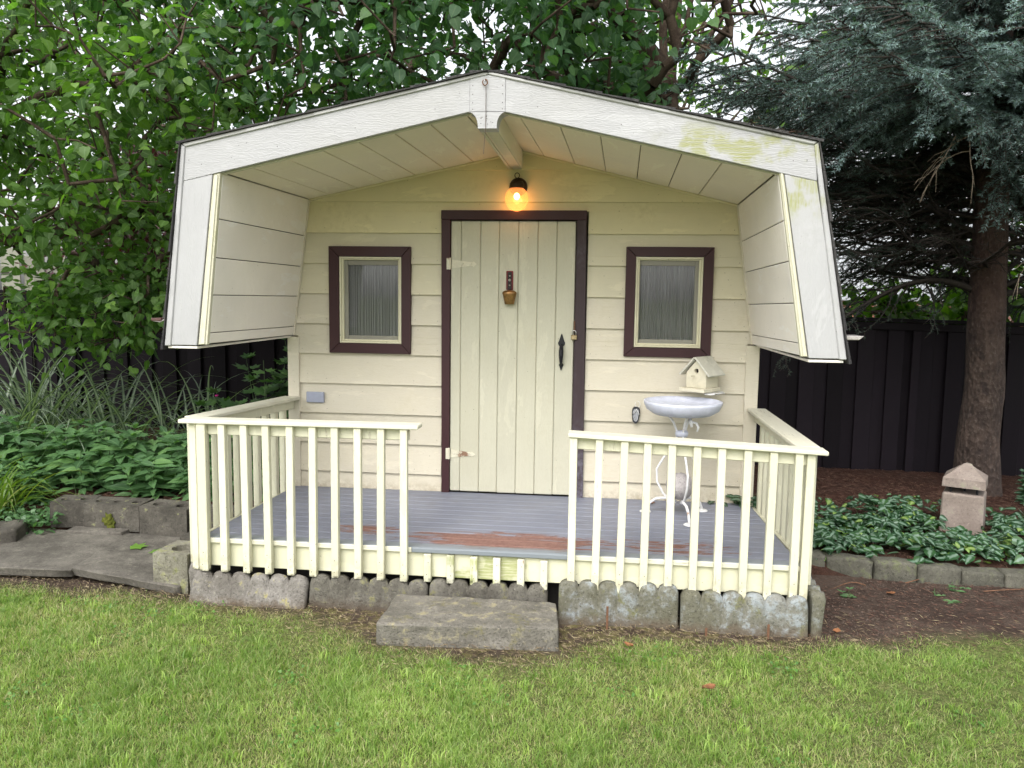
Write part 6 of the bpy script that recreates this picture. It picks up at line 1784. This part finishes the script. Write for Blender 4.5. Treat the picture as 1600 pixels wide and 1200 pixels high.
def blades(n, xr, yr, wid, name):
    x = rng.uniform(*xr, n); y = rng.uniform(*yr, n)
    ga = grass_amount(x, y)
    k = rng.uniform(0, 1, n) < ga ** 1.3 * 0.98 + 0.02 * (y < -1.25)
    k &= ~((x > -0.92) & (x < -0.02) & (y > -1.67)) & (y < -1.0)
    x, y, ga = x[k], y[k], ga[k]; m = len(x)
    cl = sstep(-0.6, 0.7, fnoise(x, y, 23) + 0.5 * fnoise(y + 3, x, 13))
    h = rng.uniform(0.012, 0.038, m) * (0.55 + 0.45 * ga) * (0.55 + 0.9 * cl) * (1 + 0.2 * fnoise(x, y, 6))
    a = rng.uniform(0, 6.28, m); le = rng.uniform(0.15, 1.5, m) * h
    az = rng.uniform(0, 6.28, m)
    sx_, sy_ = np.cos(az) * wid * rng.uniform(.6, 1.2, m), np.sin(az) * wid * rng.uniform(.6, 1.2, m)
    z0 = np.full(m, GZ - 0.012)
    bx_, by_ = np.cos(a) * le, np.sin(a) * le
    def pt(f, s_, wz): return np.stack([x + bx_ * f ** 2 + sx_ * s_, y + by_ * f ** 2 + sy_ * s_, z0 + h * wz], 1)
    V = np.stack([pt(0, -1, 0), pt(0, 1, 0), pt(0.6, -0.8, 0.68), pt(0.6, 0.8, 0.68), pt(1, 0, 1.0)], 1).reshape(-1, 3)
    T3 = np.array([(0, 1, 3), (0, 3, 2), (2, 3, 4)])
    F = (T3[None] + (np.arange(m) * 5)[:, None, None]).reshape(-1, 3)
    patch = 0.48 + 0.42 * fnoise(x, y, 3.7) + 0.28 * fnoise(x, y, 11)
    ti = np.clip(patch * 0.75 - 0.12 * cl + rng.uniform(-0.35, 0.45, m), 0, 1)
    dryp = 0.07 + 0.34 * sstep(0.05, 0.7, fnoise(x, y, 5.3)) + 0.22 * (1 - cl) + 0.55 * (1 - ga)
    dry = np.where(rng.uniform(0, 1, m) < dryp, rng.uniform(0.5, 1, m), rng.uniform(0, 0.12, m))
    return tag(link(name, npmesh(name, V, F, {'tint': np.repeat(ti, 5), 'dry': np.repeat(dry, 5)}), M_grass), kind='stuff')
blades(470000, (-3.6, 3.9), (-2.95, -1.0), 0.00135, 'lawn_grass')
blades(60000, (-7, 7), (-4.9, -2.95), 0.0024, 'near_lawn_grass')
blades(26000, (3.9, 7), (-2.95, -1.0), 0.0022, 'right_lawn_grass')
blades(26000, (-7, -3.6), (-2.95, -1.0), 0.0022, 'left_lawn_grass')

# coarser grass tufts standing out of the lawn
def tufts(n):
    tx = rng.uniform(-3.8, 4.0, n * 4); ty = rng.uniform(-2.9, -1.35, n * 4)
    k = grass_amount(tx, ty) > 0.8; tx, ty = tx[k][:n], ty[k][:n]
    V = []; F = []; ti = []; b = 0
    for x0, y0 in zip(tx, ty):
        tone = random.uniform(0.0, 0.35) if random.random() < 0.6 else random.uniform(0.6, 1.0)
        for q in range(random.randint(7, 18)):
            a = random.uniform(0, 6.28); h = random.uniform(0.030, 0.062); le = h * random.uniform(0.2, 0.9)
            x = x0 + random.gauss(0, 0.018); y = y0 + random.gauss(0, 0.018); w = random.uniform(0.0014, 0.0026); az = random.uniform(0, 6.28)
            sx, sy = math.cos(az) * w, math.sin(az) * w
            for f, s_, z in ((0, -1, 0), (0, 1, 0), (0.55, -.85, .7), (0.55, .85, .7), (1, 0, .95)):
                V.append((x + math.cos(a) * le * f * f + sx * s_, y + math.sin(a) * le * f * f + sy * s_, GZ - 0.012 + h * z)); ti.append(tone)
            F += [(b, b + 1, b + 3), (b, b + 3, b + 2), (b + 2, b + 3, b + 4)]; b += 5
    return tag(link('grass_tufts', npmesh('grass_tufts', V, F, {'tint': ti, 'dry': [0.0] * len(ti)}), M_grass), kind='stuff')
tufts(700)
# clover and broad-leaved weeds flat in the turf
M_clov = leafmat('clover_leaf', (0.07, 0.17, 0.03), (0.10, 0.22, 0.04), (0.15, 0.28, 0.06), trans=0.3)
n = 1500
cx0 = rng.uniform(-3.6, 3.8, 60); cy0 = rng.uniform(-2.9, -1.35, 60); ci = rng.integers(0, 60, n)
P = np.stack([cx0[ci] + rng.normal(0, .05, n), cy0[ci] + rng.normal(0, .05, n), GZ + rng.uniform(0.008, 0.026, n)], 1)
tag(link('lawn_clover', leaves_mesh('lawn_clover', T_HEART, P, unit(rng.normal(0, 1, (n, 3)) * [1, 1, .3]), unit(rng.normal(0, .3, (n, 3)) + [0, -.2, 1]), rng.uniform(.010, .019, n)[:, None], rng.uniform(0, 1, n)), M_clov), kind='stuff')
